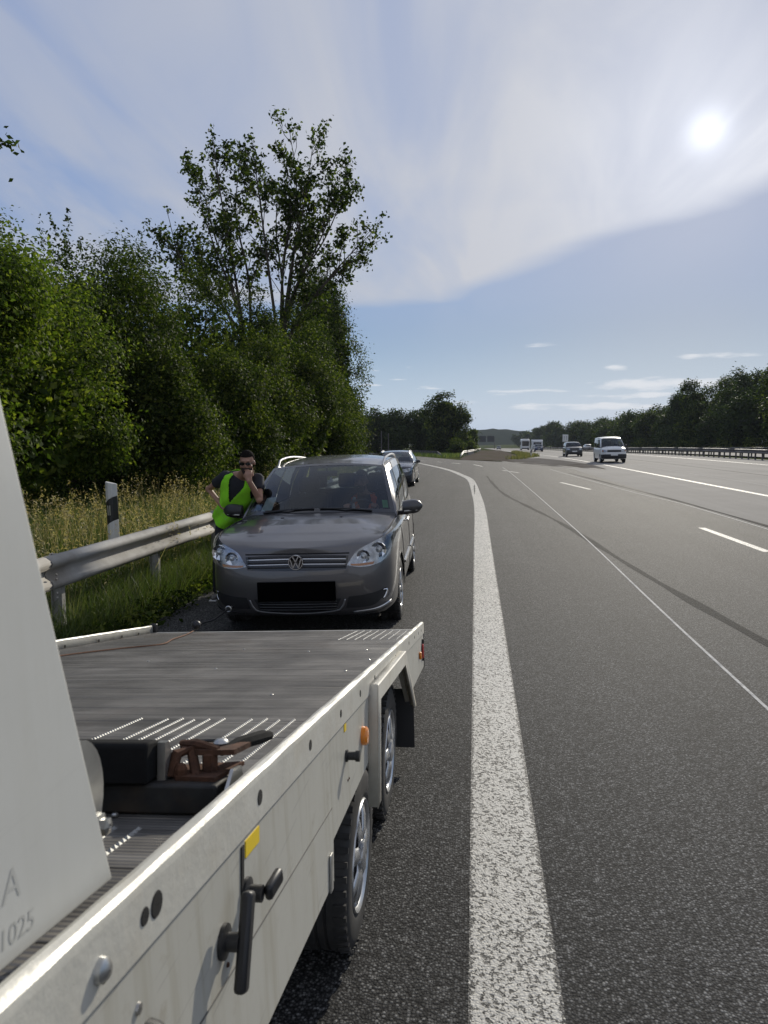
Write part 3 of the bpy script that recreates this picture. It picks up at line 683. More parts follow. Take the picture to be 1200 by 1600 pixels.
far_spec += [(43.5, 94 + 13 * k + (k % 3) * 2, 6.5 + (k * 7 % 5) * .6, 4.5) for k in range(12)]
for i, (x, y, h, rad) in enumerate(far_spec):
    near = y < 200
    bush_tree('far_tree', x, y, h * rt.uniform(.96, 1.06), rad * .8, rad, ('tall dark tree of the wood at the right picture edge' if y < 150 else 'dark tree of the right hand wood behind the white van' if y < 215 else 'low distant tree of the wood lining the far right of the motorway'), M_leaf_far if i % 3 else M_leaf_dark, 170 if near else 100, 40 if near else 30, .24 if near else .24 + y / 1600, .62 if near else .9, 60 + i, 'trees of the right hand wood', core=True, base=0.0, lobes=8)
for i, (x, y, h, rad) in enumerate([(39.6, 84, 2.0, 1.8), (40.2, 96, 1.6, 2.2), (39.8, 110, 1.9, 2.0), (40.6, 124, 2.4, 2.4), (39.6, 140, 1.7, 2.4), (40.4, 158, 2.2, 2.8), (39.8, 180, 2.8, 3), (41, 205, 3, 3.5), (40, 235, 3.2, 4)]):
    bush_tree('roadside_bush', x, y, h, rad * .7, rad * 1.3, 'low light green bush at the foot of the right hand wood', M_leaf, 60, 36, .13, .3, 120 + i, 'bushes below the right hand wood', cat='bush')

# ---- distant wooded hills
def hill(name, x0, x1, y, h, seed):
    r = np.random.default_rng(seed); n = 70; rows = []
    for j in range(9):
        t = j / 8; row = []
        for i in range(n):
            s = i / (n - 1); prof = h * (math.sin(math.pi * min(1, max(0, s))) ** 1.1) * 1.12 * (1 + .12 * math.sin(s * 17 + seed) + .08 * math.sin(s * 41))
            row.append((x0 + (x1 - x0) * s, y + t * 260, -6.5 + prof * math.sin(t * math.pi / 2) + r.normal() * (1.1 if 0 < j else 0)))
        rows.append(row)
    o = MB().grid(rows).build(name, M_hill, smooth=True); tag(o, kind='structure')
M_hill = make_soil('wooded_hillside', (0.010, 0.018, 0.008), (0.026, 0.038, 0.016), None, .05)
hill('hills', -520, 330, 1150, 29, 1); hill('hills', -100, 700, 1500, 23, 2)

# ---- grass and weeds of the verge
def blade_mat(name, a, b_, c3):
    m = newmat(name); nt, N, L, b = nodes_of(m); g = N('ShaderNodeNewGeometry')
    c = ramp(nt, g.outputs['Random Per Island'], [(0, a), (.6, b_), (1, c3)]); L(c, b.inputs['Base Color']); b.inputs['Roughness'].default_value = .6
    tl = N('ShaderNodeBsdfTranslucent'); L(mixc(nt, 1.0, c, (1.3, 1.4, .7, 1), 'MULTIPLY'), tl.inputs[0]); mx = N('ShaderNodeMixShader'); mx.inputs[0].default_value = .35
    L(b.outputs[0], mx.inputs[1]); L(tl.outputs[0], mx.inputs[2]); L(mx.outputs[0], nt.nodes['Material Output'].inputs[0]); return m
M_blade = blade_mat('grass_blade', (.045, .075, .016), (.095, .14, .032), (.20, .21, .075))
M_straw = blade_mat('dry_grass', (.28, .22, .10), (.44, .35, .18), (.55, .48, .28))
def blades(pos, h, w, bend, r):
    """pos (N,3); three-segment tapering blades."""
    n = len(pos); a = r.uniform(0, 6.28, n); dx = np.stack([np.cos(a), np.sin(a), np.zeros(n)], 1); b = r.uniform(0, 6.28, n); bd = np.stack([np.cos(b), np.sin(b), np.zeros(n)], 1) * bend[:, None]
    V = np.empty((n, 7, 3)); fr = [0, .4, .75, 1]
    for k, t in enumerate(fr):
        c = pos + bd * (t ** 2 * h)[:, None] + np.array([0, 0, 1.]) * (h * t * (1 - .18 * t * np.minimum(bend, 1.5)))[:, None]
        ww = (w * (1 - t ** 1.5 * .85))[:, None] / 2
        if k < 3: V[:, 2 * k] = c - dx * ww; V[:, 2 * k + 1] = c + dx * ww
        else: V[:, 6] = c
    i = np.arange(n)[:, None] * 7
    tris = np.concatenate([i + np.array([[0, 1, 3]]), i + np.array([[0, 3, 2]]), i + np.array([[2, 3, 5]]), i + np.array([[2, 5, 4]]), i + np.array([[4, 5, 6]])])
    return V.reshape(-1, 3), tris
def place(n, fx, y0, y1, r, pw=1.0):
    y = y0 + (y1 - y0) * r.uniform(0, 1, n) ** pw; x = np.array([fx(yy, r) for yy in y]); z = np.array([terrain(a, b) for a, b in zip(x, y)]) - .02
    return np.stack([x, y, z], 1)
def verge_grass():
    r = np.random.default_rng(3)
    ex = lambda y, r_: verge_edge(y) - .12 - abs(r_.normal()) * .0 - r_.uniform(0, 1) ** .9 * 3.9
    p = place(42000, ex, 2.5, 34, r, 1.5); n = len(p); d = verge_edge(5) - p[:, 0]
    h = r.uniform(.16, .42, n) * np.interp(d, [0, .2, .45, 1.0, 3], [.6, 1.1, 1.5, 1.4, 1.4]); v1, t1 = blades(p, h, r.uniform(.006, .012, n), r.uniform(.1, .9, n), r)
    ex0 = lambda y, r_: verge_edge(y) - .14 - r_.uniform(0, 1) * .55
    p = place(11000, ex0, 2.5, 15, r, 1.2); n = len(p); v0, t0 = blades(p, r.uniform(.25, .60, n), r.uniform(.005, .010, n), r.uniform(.1, .8, n), r)
    t1 = np.concatenate([t1, t0 + len(v1)]); v1 = np.concatenate([v1, v0])
    o = np_obj('verge_grass', np_mesh('verge_grass', v1, t1, M_blade)); tag(o, 'green grass along the verge under and behind the near crash barrier', 'grass', kind='stuff')
    # tall dry stalks with seed heads behind the rail
    ex2 = lambda y, r_: verge_edge(y) - .62 - r_.uniform(0, 1) * 2.1
    p = place(2400, ex2, 4.2, 30, r, 1.4); keep = np.sin(p[:, 1] * 1.7) + np.sin(p[:, 0] * 3.1 + p[:, 1] * .6) + r.normal(size=len(p)) * .5 > -.1; p = p[keep]; n = len(p)
    h = r.uniform(.45, .98, n); v1, t1 = blades(p, h, r.uniform(.004, .007, n), r.uniform(.03, .35, n), r)
    ex4 = lambda y, r_: verge_edge(y) - .50 - r_.uniform(0, 1) ** 1.4 * 1.7
    pp = place(1000, ex4, 5.5, 12, r, 1.0); pp = pp[np.sin(pp[:, 1] * 2.3) + r.normal(size=len(pp)) * .8 > -.2]; p = np.concatenate([p, pp]); n = len(p)
    h = np.concatenate([h, r.uniform(.45, .95, len(pp))]); v1, t1 = blades(p, h, r.uniform(.004, .007, n), r.uniform(.05, .5, n), r)
    tip = v1.reshape(n, 7, 3)[:, 6]; k = 7; c = np.repeat(tip, k, 0) + r.normal(size=(n * k, 3)) * np.array([.012, .012, .06]) - np.array([0, 0, .05])
    v2, q2 = leaves(c, unit(r.normal(size=c.shape)), r.uniform(.012, .026, len(c)), .3, r)
    t2 = np.concatenate([q2[:, [0, 1, 2]], q2[:, [0, 2, 3]]])
    o = np_obj('dry_grass', np_mesh('dry_grass', np.concatenate([v1, v2]), np.concatenate([t1, t2 + len(v1)]), M_straw)); tag(o, 'tall straw coloured dry grass behind the near crash barrier', 'grass', kind='stuff')
    # broad weeds low by the asphalt edge
    ex3 = lambda y, r_: verge_edge(y) + .10 - r_.uniform(0, 1) * 1.2
    p = place(700, ex3, 3, 16, r, 1.2); c = np.repeat(p, 22, 0); c = c + r.normal(size=c.shape) * np.array([.09, .09, .07]) + np.array([0, 0, .11]); c[:, 2] = np.maximum(c[:, 2], np.repeat(p[:, 2], 22) + .02)
    v3, q3 = leaves(c, unit(r.normal(size=c.shape) * .7 + np.array([0, 0, .8])), r.uniform(.018, .045, len(c)), .5, r)
    o = np_obj('verge_weeds', np_mesh('verge_weeds', v3, q3, M_leaf)); tag(o, 'low broad leaved weeds between the asphalt edge and the crash barrier', 'weeds', kind='stuff')
    # grass island at the gore, and beyond the median
    P = []
    for _ in range(3000):
        y = r.uniform(70, 150); a, b = np.interp(y, [70, 84, 150], [2.9, 5.6, 7.4]), np.interp(y, [70, 84, 150], [4.4, 7.4, 8.5]); x = r.uniform(a, b); P.append((x, y, ground(x, y)))
    p = np.array(P); n = len(p); v, t = blades(p, r.uniform(.2, .55, n), r.uniform(.03, .06, n), r.uniform(.1, .6, n), r)
    o = np_obj('gore_grass', np_mesh('gore_grass', v, t, blade_mat('gore_grass_blade', (.07, .085, .025), (.15, .145, .055), (.27, .23, .11)))); tag(o, 'yellowish grass island between the bare earth and the motorway', 'grass', kind='stuff')
    P = [(x, y, terrain(x, y)) for x, y in zip(r.uniform(36.4, 42, 7000), 60 + 220 * r.uniform(0, 1, 7000) ** 1.3)]
    p = np.array(P); n = len(p); v, t = blades(p, r.uniform(.4, 1.1, n), r.uniform(.06, .14, n), r.uniform(.1, .6, n), r)
    o = np_obj('far_verge_grass', np_mesh('far_verge_grass', v, t, blade_mat('far_grass', (.05, .075, .02), (.11, .12, .045), (.24, .21, .10)))); tag(o, 'pale tall grass below the right hand wood', 'grass', kind='stuff')
    P = [(x, y, terrain(x, y)) for x, y in zip(r.uniform(-14, -1.6, 4000), r.uniform(84, 150, 4000)) if x > itp(y, [70, 77, 84, 95, 111, 130, 160], [-1.7, -3.0, -4.6, -7.4, -14, -27, -60]) + .6 and x < itp(y, [83, 150], [-2.2, -.4])]
    p = np.array(P); n = len(p); v, t = blades(p, r.uniform(.2, .5, n), r.uniform(.05, .12, n), r.uniform(.1, .6, n), r)
    o = np_obj('bend_grass', np_mesh('bend_grass', v, t, M_blade)); tag(o, 'bright green grass inside the slip road bend', 'grass', kind='stuff')
verge_grass()
# ------------------------------------------------------------------ tilted car transporter trailer
def panel_mat(name, col, streak=.5, scratch=.3, spots=.45):
    """Aged white paint: rain streaks, yellowed patches, hairline scratches."""
    m = newmat(name); nt, N, L, b = nodes_of(m); co = objco(nt)
    mp = N('ShaderNodeMapping'); L(co, mp.inputs[0]); mp.inputs['Scale'].default_value = (1, 26, 1.6); n1 = noise(nt, 1.0, 6, .65, mp.outputs[0], .2)
    n2 = noise(nt, 2.2, 7, .65, co); n3 = noise(nt, 13, 6, .7, co)
    mp2 = N('ShaderNodeMapping'); L(co, mp2.inputs[0]); mp2.inputs['Scale'].default_value = (1, 3, 90); mp2.inputs['Rotation'].default_value = (R(9), 0, 0); n4 = noise(nt, 1.5, 3, .5, mp2.outputs[0])
    c = ramp(nt, n2.outputs['Fac'], [(.3, tuple(x * .93 for x in col)), (.7, col)])
    c = mixc(nt, mth(nt, 'MULTIPLY', ramp(nt, n1.outputs['Fac'], [(.50, 0.0), (.72, 1.0)]), streak), c, (col[0] * .66, col[1] * .62, col[2] * .52, 1))
    c = mixc(nt, mth(nt, 'MULTIPLY', ramp(nt, n3.outputs['Fac'], [(.60, 0.0), (.74, 1.0)]), spots), c, (.30, .26, .19, 1))
    c = mixc(nt, mth(nt, 'MULTIPLY', ramp(nt, n4.outputs['Fac'], [(.66, 0.0), (.70, 1.0)]), scratch), c, (.26, .25, .23, 1))
    L(c, b.inputs['Base Color']); L(mth(nt, 'MULTIPLY_ADD', n3.outputs['Fac'], .35, .28), b.inputs['Roughness']); L(bump(nt, n2.outputs['Fac'], .06, .01), b.inputs['Normal']); return m
M_tpanel = panel_mat('trailer_panel', (0.50, 0.488, 0.43), .6, .4, .6)
M_trail = mat('trailer_rail', (0.60, 0.585, 0.52), 0.38, 0.1, var=0.06, scale=14, dirt=(0.40, 0.34, 0.24), dirt_amt=0.4, dirt_scale=9, bumps=0.25, bscale=55)
M_slab = panel_mat('headboard_paint', (0.57, 0.57, 0.535), .10, .04, .10)
M_black = mat('black_plastic', (0.018, 0.018, 0.019), 0.45, var=.2)
M_rubber = mat('rubber', (0.014, 0.014, 0.014), 0.85, var=.25, scale=20, bumps=.3, spec=.12)
M_hole = mat('dark_hole', (0.006, 0.006, 0.006), 0.9, var=.1)
M_steel = mat('zinc_steel', (0.52, 0.52, 0.50), 0.32, 0.85, var=.12, scale=20, dirt=(.25, .2, .15), dirt_amt=.4, dirt_scale=9)
M_rust = mat('rusty_iron', (0.10, 0.045, 0.024), 0.85, 0.2, var=.6, scale=26, dirt=(.05, .03, .02), dirt_amt=.8, dirt_scale=18, bumps=.7, bscale=60)
M_yellow = mat('yellow_sticker', (0.78, 0.56, 0.02), 0.5, var=.06)
M_amber = mat('amber_lens', (0.85, 0.26, 0.02), 0.2, var=.1, coat=.6)
M_redlens = mat('red_lens', (0.45, 0.03, 0.025), 0.2, var=.1, coat=.6)
M_tyre = mat('tyre_rubber', (0.028, 0.027, 0.026), 0.72, var=.3, scale=9, dirt=(.10, .09, .075), dirt_amt=.45, dirt_scale=6)
M_rim = mat('hubcap_silver', (0.56, 0.57, 0.58), 0.28, 0.75, var=.08, dirt=(.16, .13, .10), dirt_amt=.35, dirt_scale=5)
def deck_mat():
    m = newmat('deck_aluminium'); nt, N, L, b = nodes_of(m); co = objco(nt)
    mp = N('ShaderNodeMapping'); L(co, mp.inputs[0]); mp.inputs['Scale'].default_value = (1.2, 26, 1)
    n1 = noise(nt, 1.0, 6, .65, mp.outputs[0], .2); n2 = noise(nt, 2.6, 7, .65, co); n3 = noise(nt, 70, 3, .6, co)
    t = mth(nt, 'MULTIPLY_ADD', n1.outputs['Fac'], .6, mth(nt, 'MULTIPLY', n2.outputs['Fac'], .5))
    c = ramp(nt, t, [(.36, (.060, .055, .049)), (.52, (.130, .122, .110)), (.68, (.235, .222, .202))])
    f = ramp(nt, noise(nt, 1.3, 6, .7, co, .5).outputs['Fac'], [(.55, 0.0), (.72, 1.0)])
    c = mixc(nt, mth(nt, 'MULTIPLY', f, .5), c, (.085, .062, .045, 1))
    L(c, b.inputs['Base Color']); b.inputs['Metallic'].default_value = .45
    L(mth(nt, 'MULTIPLY_ADD', n2.outputs['Fac'], .3, .34), b.inputs['Roughness'])
    w = N('ShaderNodeTexWave'); w.wave_type = 'BANDS'; w.bands_direction = 'Y'; w.inputs['Scale'].default_value = 28; w.inputs['Distortion'].default_value = .15; L(co, w.inputs['Vector'])
    bb = bump(nt, w.outputs['Fac'], .5, .003); L(bump(nt, n3.outputs['Fac'], .12, .002, bb), b.inputs['Normal']); return m
M_deck = deck_mat()

def wheel(root, name, c, Rw, w, out, style='hubcap', rim_m=None, spin=0.0):
    """Wheel at c (root coords); out=+1 faces +x. wheel(drum) > tyre, rim (> slots/cap in one mesh)."""
    mb = MB().lathe([(0.02, -w * .3 * out), (Rw * .5, -w * .3 * out), (Rw * .5, w * .25 * out), (0.02, w * .25 * out)], c, 'x', 20)
    hub = mb.build('wheel', M_black, root, smooth=True)
    r1 = Rw * .64; t = MB()
    t.lathe([(r1 - .012, -w * .40), (r1, -w * .47), (r1 + .02, -w * .5), (Rw * .86, -w * .5), (Rw * .95, -w * .46), (Rw * .985, -w * .40), (Rw, -w * .30), (Rw, -w * .12), (Rw - .008, -w * .10), (Rw - .008, -w * .07), (Rw, -w * .05), (Rw, w * .05), (Rw - .008, w * .07), (Rw - .008, w * .10), (Rw, w * .12), (Rw, w * .30), (Rw * .985, w * .40), (Rw * .95, w * .46), (Rw * .86, w * .5), (r1 + .02, w * .5), (r1, w * .47), (r1 - .012, w * .40)], c, 'x', 48)
    for k in range(44):     # shoulder tread blocks
        a = 2 * math.pi * k / 44
        for sg in (-1, 1):
            p = Vector(c) + Vector((sg * w * .37, math.cos(a) * Rw * .992, math.sin(a) * Rw * .992)); t.box(p, (w * .22, .012, .018), Matrix.Rotation(a, 3, 'X'))
    t.build('tyre', M_tyre, hub, smooth=True, angle=35)
    r_ = MB(); f = out * w * .44
    r_.lathe([(r1 * 1.0, f), (r1 * .96, f + .012 * out), (r1 * .90, f + .004 * out), (r1 * .86, f - .015 * out)], c, 'x', 40)
    r_.lathe([(r1 * .98, f), (r1 * .95, f - .02 * out), (r1 * .93, f - .06 * out)], c, 'x', 40)
    ns = 7 if style == 'hubcap' else 5
    for k in range(ns):
        a = spin + 2 * math.pi * k / ns; wd = .20 if style == 'hubcap' else .16
        rows = []
        for rr_, ws, dx in ((r1 * .22, wd * 1.5, .012), (r1 * .45, wd * 1.15, .018), (r1 * .70, wd, .012), (r1 * .92, wd * 1.05, .0)):
            row = []
            for j in range(5):
                aa = a + (j / 4 - .5) * ws * 2 * (.5 * r1 / rr_ + .35); e = 1 - abs(j / 4 - .5) * 2
                row.append((c[0] + f + out * (dx - .010 * (1 - e)), c[1] + math.cos(aa) * rr_, c[2] + math.sin(aa) * rr_))
            rows.append(row)
        r_.grid(rows)
    r_.lathe([(r1 * .27, f + .0 * out), (r1 * .25, f + .02 * out), (r1 * .12, f + .026 * out), (.001, f + .026 * out)], c, 'x', 20)
    o = r_.build('rim', rim_m or M_rim, hub, smooth=True, angle=50)
    sd = o.modifiers.new('thick', 'SOLIDIFY'); sd.thickness = .004
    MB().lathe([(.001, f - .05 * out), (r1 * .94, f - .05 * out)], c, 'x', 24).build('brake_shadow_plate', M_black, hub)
    return hub

def trailer():
    sl = math.atan(.19); rho = R(2.6)
    ey = Vector((0, math.cos(sl), -math.sin(sl))); ex = Vector((math.cos(rho), 0, math.sin(rho))); ex = (ex - ey * ex.dot(ey)).normalized(); ez = ex.cross(ey)
    C = Vector((-.36, 5.1, .466)); root = empty('tilted_car_trailer', (-1.40, 2.87, ground(-1.4, 2.9)), 'white flatbed car trailer with its deck tilted down towards the grey car', 'trailer')
    MF = Matrix((ex, ey, ez)).transposed().to_4x4(); MF.translation = C - root.location
    rot3 = MF.to_3x3()
    def put(mb, name, m, parent=root, **kw): return mb.xform(MF).build(name, m, parent, **kw)
    B = lambda p0, p1, q0, q1, z0, z1: MB().box((-(p0 + p1) / 2, -(q0 + q1) / 2, (z0 + z1) / 2), (abs(p1 - p0), abs(q1 - q0), abs(z1 - z0)))
    W = 2.08; D = -.055
    # deck: transverse planks, each its own piece
    deck = put(B(.03, W - .03, .02, 5.58, D - .06, D - .032), 'deck', M_black)
    q = .0
    k = 0
    while q < 5.5:
        w = .196; h = D
        put(B(.018, W - .018, q + .001, q + w - .001, D - .032, h), 'deck_plank', M_deck, deck, bevel=.0015, seg=1); q += w; k += 1
    put(B(.0, W, -.035, .0, D - .10, D + .002), 'rear_lip', M_trail, deck, bevel=.006)
    # serrated traction strips, three groups
    def traction(p, q0, q1, r):
        mb = MB(); n = int((q1 - q0) / .0125)
        for i in range(n):
            qq = q0 + (i + .5) * .0125; mb.add([(-p - .0042, -qq - .004, D), (-p + .0042, -qq - .004, D), (-p + .0042, -qq + .004, D), (-p - .0042, -qq + .004, D), (-p, -qq, D + .0042)], [(0, 1, 4), (1, 2, 4), (2, 3, 4), (3, 0, 4)])
        put(mb, 'traction_strip', mat('traction_steel', (.36, .36, .34), .55, .4, var=.2, scale=30), deck)
    for i in range(13):
        if i % 6 == 5: continue
        traction(.08 + i * .040, 3.30 + .01 * (i % 3), 3.86, 0)
    for i in range(9): traction(.06 + i * .052, .05, .80, 0)
    for i in range(4): traction(.15 + i * .04, 4.16, 4.42, 0)
    # side walls with wheel opening
    for sgn, p0, p1 in ((1, 0.0, .022), (-1, W - .022, W)):
        front = [(5.6, .078), (5.6, .44), (3.39, .44), (3.39, .34), (3.13, .325), (2.72, .30), (2.70, .078)]
        rear = [(1.70, .078), (1.23, .36), (1.20, .345), (.90, .33), (.0, .315), (.0, .078)]
        top = [(2.70, .078), (2.70, .10), (1.70, .10), (1.70, .078)]
        for nm, poly in (('side_panel', front), ('rear_side_panel', rear)):
            put(MB().prism(poly, (p0, p1), lambda a, b, h: (-h, -a, -b)), nm, M_tpanel, bevel=.002, seg=1)
        # rail along the top edge
        o = sgn * .003
        prof = [(-.003, -.080), (-.003, -.079), (-.003, -.014), (-.003, -.012), (-.0015, -.005), (.003, -.001), (.010, .001), (.017, -.001), (.021, -.006), (.021, -.062)]
        mb = MB(); rows = []
        for qq in np.linspace(0, 5.6, 90):
            row = []
            for (pp, zz) in prof:
                x = -pp if sgn > 0 else -W + pp
                row.append((x, -qq, zz + (rng.normal() * .0006 if zz > -.02 else 0)))
            rows.append(row)
        rail = put(mb.grid(rows), 'side_rail', M_trail, smooth=True, angle=24)
        sd = rail.modifiers.new('thick', 'SOLIDIFY'); sd.thickness = .003; sd.offset = 0
        for qq, rr_ in ((.25, .010), (.5, .010), (.81, .010), (1.2, .010), (1.9, .010), (2.61, .011), (2.95, .011), (3.29, .011), (3.66, .012), (4.04, .013), (4.47, .010), (4.44, .015)):
            x = .0045 if sgn > 0 else -W + .0295
            if qq == 4.44 and sgn < 0: continue
            put(MB().lathe([(rr_, 0), (rr_ * .92, .0012), (.001, .0012)] if sgn > 0 else [(rr_, 0), (rr_ * .92, .0012), (.001, .0012)], (x, -qq, -.042), 'x', 14), 'rail_hole', M_hole, rail)
    put(B(W - .045, W + .004, -.04, -.005, -.07, .012), 'rail_end_cap', M_black, bevel=.006)
    put(B(-.004, .035, -.03, .0, -.32, -.02), 'rail_end_cap', M_black, bevel=.004)
    # seams of the side wall
    for a, b in (((3.41, .255), (5.58, .255)), ((4.12, .095), (4.12, .25))):
        put(B(-.0012, .001, min(a[0], b[0]) - .002, max(a[0], b[0]) + .002, -max(a[1], b[1]) - .0015, -min(a[1], b[1]) + .0015), 'panel_seam', mat('seam_dark', (.16, .155, .14), .8, var=.2))  # thin dark strips draw the panel joints
    put(B(-.0022, .001, 4.117, 4.129, -.165, -.092), 'panel_gap', M_hole)
    # trapezoid mudguard
    for sgn, x0 in ((1, .0), (-1, -W)):
        outer = [(2.80, .440), (2.735, .045), (1.70, .035), (1.17, .385)]; inner = [(2.725, .440), (2.675, .105), (1.735, .098), (1.245, .390)]
        rows = []
        for (a, b), (c_, d_) in zip(outer, inner):
            xo = x0 + sgn * .035; xi = x0 + sgn * .0005
            rows.append([(xi, -a, -b), (xo - sgn * .004, -a, -b), (xo, -a + (-.004 if a > 2 else .004), -b - .004), (xo, -c_, -d_), (xo - sgn * .012, -c_, -d_)])
        g = put(MB().grid(rows), 'mudguard', mat('mudguard_paint', (.70, .67, .58), .45, var=.05, dirt=(.42, .36, .27), dirt_amt=.5, dirt_scale=5), smooth=True, angle=25)
        sd = g.modifiers.new('thick', 'SOLIDIFY'); sd.thickness = .003
        put(B(-x0 - (.02 if sgn > 0 else -.02), -x0 + (.20 if sgn > 0 else -.20), 1.155, 1.167, -.62, -.30), 'mudflap', M_black, g)
        put(MB().prism([(2.71, .43), (2.67, .11), (1.735, .102), (1.25, .385)], (.20, .21), lambda a, b, h: (x0 - sgn * h, -a, -b)), 'inner_wall', M_black, g)
    # wheels stand upright on the road
    for y in (2.43, 3.31):
        for x, out in ((-.39 - .09, 1), (-.36 - W + .12, -1)):
            zc = ground(x, y) + .306
            wheel(root, 'wheel', (Vector((x, y, zc)) - root.location), .305, .185, out, spin=.3 if y > 3 else .9)
    mb = MB()
    for y in (2.43, 3.31): mb.tube([Vector((-.55, y, .29)) - root.location, Vector((-2.25, y, .23)) - root.location], .035, 8)
    mb.build('axle', M_black, root)
    put(B(.40, .50, .3, 5.4, -.22, -.09), 'chassis_beam', M_black); put(B(W - .5, W - .4, .3, 5.4, -.22, -.09), 'chassis_beam', M_black)
    # latches, stickers, lamps on the near wall
    def T(qb, h, d, bar, ln, nm='tilt_latch'):
        s = MB().lathe([(.024, .0), (.024, .006), (.013, .009), (.013, d), (.001, d)], (0, -qb, -h), 'x', 16); o = put(s, nm, M_black, smooth=True)
        if bar == 'v': b = MB().bar((d + .006, -qb + .022, -h + .062), (d + .006, -qb - .014, -h - .062), .026, .018, (1, 0, 0))
        else: b = MB().bar((d + .006, -qb + .006, -h - .004), (d + .014, -qb + .055, -h + .010), .014, .026)
        put(b, 'handle', M_black, o, bevel=.006)
    T(4.21, .193, .026, 'v', .13); T(4.105, .170, .028, 'h', .1)
    put(B(-.002, .001, 4.035, 4.108, -.116, -.090), 'sticker', M_yellow); put(B(-.002, .001, 3.195, 3.225, -.106, -.085), 'sticker', M_yellow)
    put(MB().lathe([(.017, 0), (.017, .006), (.012, .008), (.012, .028), (.016, .029), (.016, .040), (.001, .041)], (0, -3.2, -.176), 'x', 16), 'rubber_buffer', M_black, smooth=True)
    put(MB().lathe([(.030, 0), (.030, .014), (.024, .020), (.001, .022)], (0, -2.90, -.185), 'x', 18), 'side_marker_lamp', M_amber, smooth=True)
    put(MB().lathe([(.013, 0), (.012, .006), (.007, .010), (.001, .011)], (.004, -4.565, -.049), 'x', 14), 'dome_bolt', M_steel, smooth=True)
    put(MB().lathe([(.007, 0), (.006, .003), (.001, .004)], (0, -4.475, -.135), 'x', 12), 'rivet', M_steel, smooth=True)
    for qq in (3.155, 3.175): put(MB().lathe([(.004, 0), (.003, .002), (.0005, .003)], (0, -qq, -.25), 'x', 8), 'rivet', M_rust)
    put(MB().lathe([(.004, 0), (.003, .003), (.0005, .003)], (0, -4.19, -.235), 'x', 8), 'rivet', M_rust)
    kb = put(MB().lathe([(.026, 0), (.024, .010), (.018, .022), (.001, .024)], (0, -4.455, -.185), 'x', 20), 'socket_cap', M_black, smooth=True)
    put(MB().lathe([(.011, .022), (.010, .034), (.001, .036)], (0, -4.455, -.187), 'x', 14), 'cap_button', M_yellow, kb, smooth=True)
    put(B(-.006, .0, 3.425, 3.455, -.445, -.355), 'hinge_plate', M_steel, bevel=.003)
    # rear corner lamps
    lamp = put(B(-.016, -.002, .16, .21, -.24, -.14), 'tail_lamp', M_redlens, bevel=.012); put(B(-.018, -.002, .40, .45, -.22, -.17), 'tail_marker_lamp', M_amber, bevel=.008)
    put(B(-.016, .04, .145, .16, -.26, -.11), 'lamp_bracket', M_black)
    # headboard slab with slanted rear edge, faint grey lettering
    hb = put(MB().prism([(4.455, .01), (4.90, -1.02), (5.56, -1.02), (5.56, .01)], (.040, .058), lambda a, b, h: (-h, -a, -b)), 'headboard', M_slab, bevel=.004)
    put(B(.06, W - .06, 5.40, 5.44, -.05, .62), 'headboard_wall', M_slab, hb)
    put(MB().prism([(4.455, .01), (4.90, -1.02), (5.56, -1.02), (5.56, .01)], (W - .058, W - .040), lambda a, b, h: (-h, -a, -b)), 'headboard', M_slab, bevel=.004)
    def letters(txt, q0, z0, size, slant=0.0):
        cu = bpy.data.curves.new('lettering', 'FONT'); cu.body = txt; cu.size = size; cu.extrude = 0; cu.shear = slant
        ob = bpy.data.objects.new('lettering', cu); coll.objects.link(ob); dg = bpy.context.evaluated_depsgraph_get(); me = bpy.data.meshes.new_from_object(ob.evaluated_get(dg))
        bpy.data.objects.remove(ob); me.materials.append(mat('faded_print', (.46, .46, .43), .5, var=.10, scale=30))
        me.transform(MF @ Matrix.Translation((-.0396, -q0, z0)) @ Matrix(((0, 0, 1, 0), (1, 0, 0, 0), (0, 1, 0, 0), (0, 0, 0, 1))))
        o = bpy.data.objects.new('lettering', me); coll.objects.link(o); o.parent = hb
    letters('A', 4.652, .046, .040); letters('1025', 4.655, .008, .026)
    # winch plate with bolt behind the headboard
    pl = put(MB().prism([(4.40 + .060 * math.cos(a), -.055 - .075 * math.sin(a)) for a in np.linspace(0, 2 * math.pi, 28)[:-1]], (.115, .123), lambda a, b, h: (-h, -a, -b)), 'winch_plate', M_steel)
    put(MB().lathe([(.017, 0), (.017, .004), (.011, .005), (.011, .014), (.004, .016), (.001, .010)], (-.115, -4.352, .012), 'x', 6), 'bolt', M_steel, pl)
    put(MB().tube([(-.13, -4.37, .05), (-.9, -4.37, .05)], .05, 16), 'winch_drum', M_black, pl)
    # wheel stop bar across the deck with rusty clamp
    st = put(B(.05, W - .05, 3.99, 4.10, D, D + .048), 'wheel_stop', mat('stop_bar_paint', (.035, .035, .034), .6, .2, var=.4, scale=18, dirt=(.10, .07, .045), dirt_amt=.6, dirt_scale=12, spec=.2), bevel=.005)
    put(MB().prism([(4.045, D + .050), (4.06, D + .112), (4.10, D + .116), (4.108, D + .110), (4.112, D + .050)], (.165, W - .1), lambda a, b, h: (-h, -a, b)), 'stop_flap', M_rubber, st, bevel=.004)
    put(MB().prism([(4.03, -.008), (4.06, .055), (4.075, .055), (4.075, -.008)], (.148, .162), lambda a, b, h: (-h, -a, b)), 'flap_bracket', M_steel, st)
    put(MB().prism([(3.97, .045), (4.00, .155), (4.03, .160), (4.075, .13), (4.08, .06)], (D + .048, D + .055), lambda a, b, h: (-b, -a, h)), 'clamp_plate', M_rust, st)
    put(MB().prism([(3.98, .03), (3.99, .13), (4.02, .145), (4.045, .10), (4.04, .04)], (D + .082, D + .091), lambda a, b, h: (-b, -a, h)), 'clamp_plate', M_rust, st)
